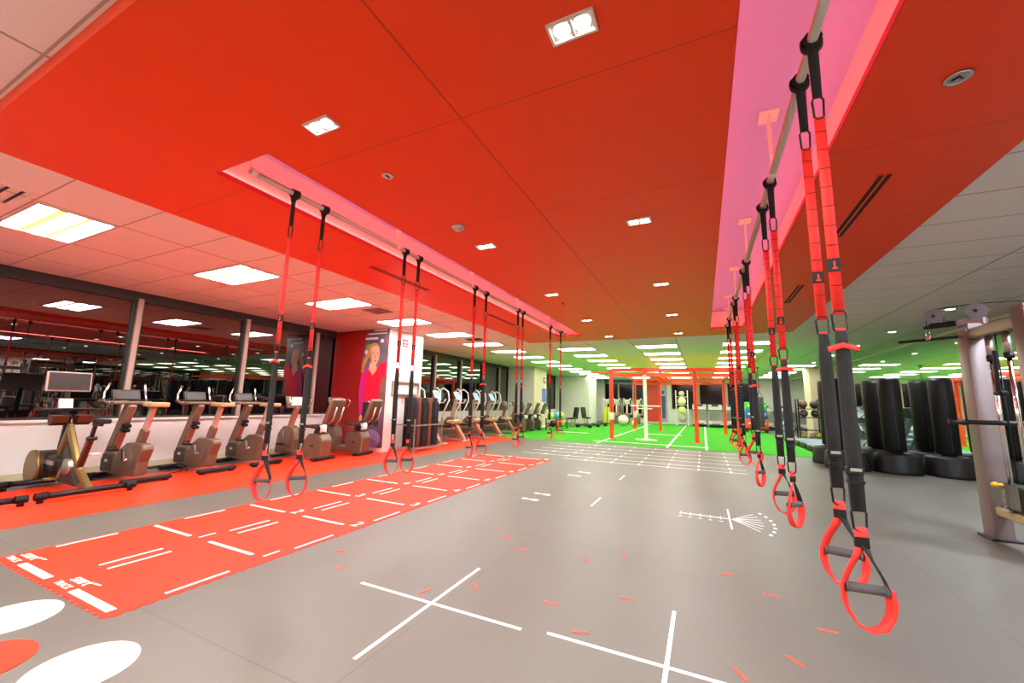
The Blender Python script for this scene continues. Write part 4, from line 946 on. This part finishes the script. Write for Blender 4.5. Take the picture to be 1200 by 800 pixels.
# far red mural panel
t = thing('wall_mural', 'plain red panel with a narrow figure photo on the far wall', 'mural', (-3.25,YF-0.03,0))
b = MB(); b.box((0,-0.01,1.60),(0.92,0.02,2.9)); b.build('red_panel', mat('bright_red_panel','d83a20',0.5), t)
b = MB(); b.xz([(0.52,0.15),(0.95,0.15),(0.95,3.0),(0.52,3.0)],-0.02,-0.005); b.mi = 1; b.xz(ell(0.68,2.2,0.09,0.14,14),-0.024,-0.020); b.xz([(0.56,1.95),(0.84,1.95),(0.80,0.4),(0.60,0.4)],-0.024,-0.021); b.build('photo_print', [mat('far_photo_grey','b0a4b8',0.5,noise=0.4,scale=2), mat('far_photo_figure','3a4a78',0.5,noise=0.3)], t)
# far ball rack
t = thing('ball_stand', 'white upright stand of pale exercise balls by the far wall', 'rack', (-1.30,29.3,ZT))
b = MB()
for x in (-0.36,0.36): b.box((x,0,1.15),(0.06,0.06,2.3)); b.box((x,0,0.02),(0.08,0.6,0.04))
for z in (0.17,0.71,1.33,1.88): b.cyl((-0.36,-0.16,z),(0.36,-0.16,z),0.015,n=8); b.cyl((-0.36,0.16,z),(0.36,0.16,z),0.015,n=8)
b.build('frame', M_white, t)
for i,(z,r,hx,cn) in enumerate(((0.44,0.25,'b4ac94','grey'),(0.98,0.28,'d8cc94','pale yellow'),(1.60,0.28,'e0d4a4','cream'),(2.09,0.19,'c8c0a0','small cream'))):
    o = MB(); o.ball((0,0,0),r,18); q = o.build('exercise_ball', mat('farball_'+hx,hx,0.5)); q.location = (-1.30,29.3,z+ZT+0.0); tag(q, '%s exercise ball in the white far stand, %s from the floor' % (cn, ORD[i]), 'exercise ball', 'balls in the far stand')

# ------------------------------------------------------------------ treadmills facing the mirror
M_tread = mat('blue_grey_treadmill', '8a98a0', 0.4, metal=0.3); M_teal = mat('dark_teal_console', '27403e', 0.4); M_belt = mat('treadmill_belt', '3c3c3e', 0.7)
def make_treadmill(M_teal=M_teal, M_tread=M_tread):
    t = thing('treadmill', 'x', 'treadmill')             # runner faces +x
    b = MB(); b.box((-0.12,0,0.14),(1.75,0.50,0.05)); b.build('belt', M_belt, t)
    b = MB()
    for s in (-1,1): b.box((-0.10,s*0.33,0.15),(1.80,0.16,0.09),None,0.02,2)
    b.build('side_rail', M_tread, t)
    b = MB(); b.box((-0.98,0,0.11),(0.10,0.80,0.14),None,0.03,2); b.cyl((-0.9,-0.3,0.03),(-0.9,0.3,0.03),0.03,n=10); b.build('rear_end', M_dmetal, t)
    b = MB(); b.xz([(0.48,0.06),(0.46,0.24),(0.58,0.36),(0.80,0.36),(0.88,0.20),(0.86,0.06)],-0.40,0.40); o = b.build('motor_hood', M_tread, t); md = o.modifiers.new('bev','BEVEL'); md.width = 0.03; md.segments = 2
    b = MB()
    for x in (-0.6,0.3):
        for s in (-1,1): b.cyl((x,s*0.3,0),(x,s*0.3,0.12),0.03,n=10)
    b.build('foot', M_dmetal, t)
    for s in (-1,1):
        b = MB(); b.bar((0.80,s*0.40,0.20),(0.42,s*0.40,1.12),0.07,0.13,0.02,up=(1,0,0)); b.build('upright', M_tread, t)
        b = MB(); b.tube([(0.46,s*0.40,1.08),(0.2,s*0.40,1.05),(-0.15,s*0.40,0.98)],0.025,10); b.build('handrail', M_dmetal, t)
    b = MB(); b.xz([(0.20,1.08),(0.30,1.20),(0.66,1.42),(0.72,1.40),(0.60,1.14),(0.40,1.04)],-0.42,0.42); o = b.build('console', M_teal, t); md = o.modifiers.new('bev','BEVEL'); md.width = 0.02; md.segments = 2
    b = MB(); b.box((0.45,0,1.33),(0.02,0.40,0.24),Ry(-0.95)); b.build('screen', M_screenb, t)
    return t
T1 = make_treadmill()
for i in range(5):
    y = 14.75+0.95*i; lab = 'blue-grey treadmill facing the mirror wall, %s from the black punch bags' % ORD[i]
    if i == 0: o = T1; o.location = (3.98,y,0); o['label'] = lab; o['group'] = 'treadmills by the mirror'
    else: copy_tree(T1, (3.98,y,0), 0, lab, 'treadmills by the mirror')
for i in range(6):
    x = -0.25+0.93*i
    lab = 'pale treadmill at the low far wall, %s from the pale ball stand' % ORD[i]
    if i == 0: T2 = make_treadmill(mat('pale_console','c8ccc8',0.4), mat('pale_treadmill','c4c6c0',0.4)); T2.location = (x,29.2,ZT); T2.rotation_euler = (0,0,PI/2); T2['label'] = lab; T2['group'] = 'treadmills at the far wall'; continue
    copy_tree(T2, (x,29.2,ZT), PI/2, 'pale treadmill at the low far wall, %s from the pale ball stand' % ORD[i], 'treadmills at the far wall')

# ------------------------------------------------------------------ free-standing punch bags
def make_bag():
    t = thing('punch_bag', 'x', 'punch bag')
    b = MB(); b.lathe([(0.02,0.0),(0.405,0.0),(0.415,0.03),(0.41,0.06),(0.385,0.34),(0.365,0.39),(0.29,0.415),(0.22,0.42),(0.02,0.42)],28); b.lathe([(0.40,0.025),(0.42,0.04),(0.40,0.055)],28); bs = b.build('base', M_black, t)
    md = bs.modifiers.new('bev','BEVEL'); md.width = 0.02; md.segments = 2
    b = MB(); b.cyl((0,0,0.41),(0,0,0.48),0.12,n=20); b.build('neck', M_dmetal, t)
    b = MB(); b.lathe([(0.02,0.45),(0.175,0.45),(0.19,0.47),(0.19,1.95),(0.18,2.0),(0.14,2.02),(0.02,2.025)],28); bg = b.build('bag', M_black, t)
    b = MB(); b.bar((0,-0.191,0.5),(0,-0.191,1.95),0.012,0.004,up=(0,1,0)); b.build('seam', M_dmetal, bg)
    return t
P0 = make_bag()
bags = [(4.56,11.6,'front row, nearest the mirror'),(3.72,11.6,'front row, second from the mirror'),(2.86,11.6,'front row, third from the mirror, behind the nearest straps'),
        (4.56,12.5,'back row, nearest the mirror'),(3.70,12.5,'back row, second from the mirror'),(2.82,12.5,'back row, third from the mirror')]
for i,(x,y,lb) in enumerate(bags):
    lab = 'black free-standing punch bag, '+lb
    if i == 0: o = P0; o.location = (x,y,0); o['label'] = lab; o['group'] = 'free-standing punch bags'
    else: copy_tree(P0, (x,y,0), 0.0, lab, 'free-standing punch bags')
# hanging grey bag
t = thing('heavy_bag', 'grey heavy bag hanging on a chain before the coloured boxes', 'punch bag', (2.27,21.0,0))
b = MB(); b.lathe([(0.02,0.45),(0.15,0.45),(0.165,0.48),(0.165,1.74),(0.15,1.77),(0.02,1.77)],22); b.build('bag', mat('grey_bag_vinyl','4a4844',0.5), t)
b = MB()
for q in range(3): a = 2*PI*q/3; b.tube([(0.14*math.cos(a),0.14*math.sin(a),1.76),(0,0,2.05)],0.010,6)
b.tube([(0,0,2.05),(0,0,3.08)],0.012,6); b.box((0,0,3.085),(0.12,0.12,0.03)); b.build('chain', M_dmetal, t)
# coloured soft boxes on a low black dolly
t = thing('dolly', 'low black dolly under the coloured boxes with a long black bar', 'dolly', (2.5,25.0,ZT))
b = MB(); b.box((0,0,0.15),(1.15,0.8,0.06),None,0.01); b.build('deck', M_dmetal, t)
b = MB(); b.cyl((-0.85,-0.5,0.17),(0.95,-0.5,0.17),0.035,n=10); b.box((-0.3,-0.46,0.14),(0.06,0.16,0.05)); b.box((0.3,-0.46,0.14),(0.06,0.16,0.05)); b.build('push_bar', M_dmetal, t)
for x in (-0.45,0.45):
    for y in (-0.3,0.3):
        b = MB(); b.cyl((x-0.02,y,0.06),(x+0.02,y,0.06),0.06,n=12); b.box((x,y,0.10),(0.06,0.03,0.06)); b.build('wheel', M_black, t)
for i,(hx,cn,hh,wd) in enumerate((('f04a28','red orange',0.52,1.00),('2a6ac8','blue',0.45,0.98),('3cc040','green',0.42,0.96))):
    z = 0.19+[0,0.52,0.97][i]+ZT
    o = MB(); o.box((0,0,hh/2),(wd,0.75,hh-0.004),None,0.03,2); q = o.build('plyo_box', mat('soft_box_'+cn.replace(' ','_'),hx,0.6)); q.location = (2.5,25.0,z)
    b = MB()
    for x in (-0.28,0.28): b.box((x,-0.378,hh*0.55),(0.26,0.006,0.10)); 
    b.build('box_mark', M_padwhite, q)
    tag(q, '%s soft jump box, %s of the stack on the dolly' % (cn, ('bottom','middle','top')[i]), 'jump box', 'stacked soft jump boxes')
# storage stand by the right column
t = thing('storage_stand', 'dark storage stand of training gear before the beige right column', 'rack', (3.90,20.3,0))
b = MB()
for x in (-0.38,0.38):
    for y in (-0.25,0.25): b.box((x,y,0.85),(0.04,0.04,1.7))
for z in (0.12,0.45,0.95,1.30): b.box((0,0,z),(0.80,0.54,0.03))
b.build('frame', M_dmetal, t)
for i,(x,z,r,hx,cn) in enumerate(((-0.2,1.50,0.17,'6a4630','brown'),(0.19,1.48,0.16,'2a2422','black'),(-0.18,1.11,0.15,'5a3c30','dark brown'),(0.2,1.11,0.15,'1e1b1a','black'),(-0.22,0.24,0.11,'d8cc60','yellow'),(0.04,0.24,0.11,'d8c890','cream'),(0.27,0.24,0.11,'c8d060','lime'))):
    o = MB(); o.ball((0,0,0),r,16); q = o.build('medicine_ball', mat('stand_ball_'+hx,hx,0.55)); q.location = (3.90+x,20.2,{1.50:1.315+r,1.48:1.315+r,1.11:0.965+r,0.24:0.135+r}[z]+0.002)
    tag(q, '%s ball on the %s shelf of the dark stand, %s side' % (cn, 'top' if z > 1.4 else 'third' if z > 1 else 'bottom', 'left' if x < -0.1 else 'right' if x > 0.1 else 'middle'), 'medicine ball', 'balls on the dark stand')
for i in range(4):
    o = MB(); o.lathe([(0.02,0),(0.30,0),(0.31,0.04),(0.27,0.10),(0.18,0.16),(0.02,0.19)],22); q = o.build('balance_dome', mat('dome_blue','90a8b8',0.5)); q.location = (3.12,20.4,0.01+0.192*i)
    tag(q, 'blue-grey balance dome stacked beside the dark stand, %s from the floor' % ORD[i], 'balance dome', 'stacked balance domes')

# ------------------------------------------------------------------ cable machine on the right
M_cm = mat('taupe_machine_frame', '7e6c66', 0.38, metal=0.35, noise=0.04)
t = thing('cable_machine', 'tall taupe cable machine with pulleys and a hanging lat bar at the right edge', 'cable machine', (2.78,6.28,0))
b = MB(); b.box((0,0,1.13),(0.16,0.20,2.25),None,0.012,2); b.build('post', M_cm, t)
b = MB(); b.box((0,-0.93,1.17),(0.16,0.18,2.33),None,0.012,2); b.build('post', M_cm, t)
for y in (0,-0.93):
    b = MB(); b.box((0,y,0.012),(0.24,0.26,0.022),None,0.004); b.build('foot_plate', M_dmetal, t)
b = MB(); b.box((0,-0.46,2.19),(0.12,0.76,0.12),None,0.01); tb = b.build('top_beam', M_cm, t)
b = MB(); b.box((-0.062,-0.46,2.17),(0.008,0.76,0.04)); b.build('beam_trim', M_gold, tb)
b = MB(); b.box((0.0,-0.46,0.30),(0.10,0.76,0.09),None,0.02,2); b.build('lower_beam', M_seat, t)
for y in (-0.33,-0.60):
    b = MB(); b.cyl((-0.01,y,0.34),(-0.01,y,2.14),0.019,n=14); r = b.build('guide_rod', M_chrome, t)
    b = MB(); b.cyl((-0.01,y,1.90),(-0.01,y,2.12),0.030,n=14); b.build('rod_sleeve', M_steel, r)
    b = MB(); b.cyl((-0.01,y,1.86),(-0.01,y,1.92),0.036,n=14); b.build('collar', M_black, r)
for q in range(9):
    b = MB(); b.box((0.0,-0.465,0.385+0.027*q),(0.13,0.46,0.024),None,0.003); b.build('weight_plate', M_dmetal, t)
b = MB(); b.box((-0.068,-0.33,0.50),(0.006,0.44,0.22),None,0.002); b.build('stack_cover', mat('grey_stack_cover','5a5852',0.4), t)
b = MB(); b.cyl((-0.075,-0.34,0.60),(-0.13,-0.34,0.60),0.016,n=10); b.ball((-0.13,-0.34,0.60),0.03,12); b.build('weight_pin', mat('yellow_pin','e0b020',0.4), t)
b = MB()
pts = [(-0.075+0.018*math.cos(i*0.9),-0.36+0.018*math.sin(i*0.9),0.57-0.0035*i) for i in range(60)]; b.tube(pts,0.005,5); b.cyl((-0.075,-0.36,0.345),(-0.075,-0.36,0.37),0.035,n=12); b.build('spring', M_steel, t)
b = MB(); b.tube([(-0.02,-0.46,2.13),(-0.02,-0.46,0.64)],0.006,6); b.tube([(0.03,-0.78,2.13),(0.03,-0.78,0.7)],0.006,6); b.build('cable', M_black, t)
b = MB(); b.box((-0.04,-0.44,1.74),(0.03,0.04,0.44),Rx(0.08),0.008); b.box((-0.04,-0.46,1.52),(0.07,0.12,0.05),None,0.015); b.build('strap_handle', M_black, t)
b = MB(); b.cyl((-0.42,-0.36,1.22),(0.60,-0.40,1.22),0.024,n=12); b.cyl((-0.42,-0.36,1.22),(-0.30,-0.365,1.22),0.028,n=12); b.build('press_arm', M_dmetal, t)
dv = Vector((-0.755,0.656,0)); 
def bp(u, z): return Vector((0.02,-0.02,z)) + dv*u
b = MB(); b.bar(bp(-0.12,2.335), bp(0.12,2.335), 0.10, 0.09, 0.015); b.box(bp(0,2.28),(0.15,0.18,0.06)); b.build('boom', M_cm, t)
b = MB(); b.bar(bp(0.05,2.345), bp(0.36,2.345), 0.06, 0.065, 0.02, seg=2); b.build('boom_arm', M_black, t)
pv = Vector((-dv.y, dv.x, 0))
for u, z in ((0.30,2.46),(-0.05,2.46)):
    b = MB()
    c0 = bp(u,z)
    b.cyl(c0-pv*0.022, c0+pv*0.022, 0.078, n=28); b.cyl(c0-pv*0.028, c0-pv*0.02, 0.085, n=28); b.cyl(c0+pv*0.02, c0+pv*0.028, 0.085, n=28); pu = b.build('pulley', mat('grey_pulley','6a6668',0.45), t)
    b = MB(); b.cyl(c0-pv*0.034, c0+pv*0.034, 0.018, n=12); b.build('axle', M_black, pu)
b = MB(); b.bar(bp(0.25,2.36), bp(0.30,2.46), 0.03, 0.03); b.build('pulley_bracket', M_cm, t)
b = MB(); b.bar(bp(-0.05,2.37), bp(-0.05,2.46), 0.03, 0.03); b.build('pulley_bracket', M_cm, t)
b = MB(); b.tube([bp(0.30,2.545), bp(-0.05,2.545), bp(-0.4,2.50)],0.005,6); b.tube([bp(0.378,2.45), bp(0.378,2.34)],0.005,6); b.build('cable', M_black, t)
b = MB(); b.ball(bp(0.378,2.335),0.035,12,(1,1,0.7)); b.build('cable_stop', M_black, t)
b = MB(); b.tube([bp(0.378,2.32)-dv*0.014, bp(0.378,2.24)-dv*0.02, bp(0.378,2.21), bp(0.378,2.24)+dv*0.02, bp(0.378,2.32)+dv*0.014],0.005,6,closed=True); b.build('carabiner', M_chrome, t)
b = MB(); b.cyl(bp(0.09,2.185), bp(0.66,2.185), 0.017, n=12); lb = b.build('lat_bar', M_black, t)
b = MB(); b.box(bp(0.378,2.20),(0.05,0.05,0.05),Rz(-0.7),0.01); b.build('bar_swivel', M_copper, lb)
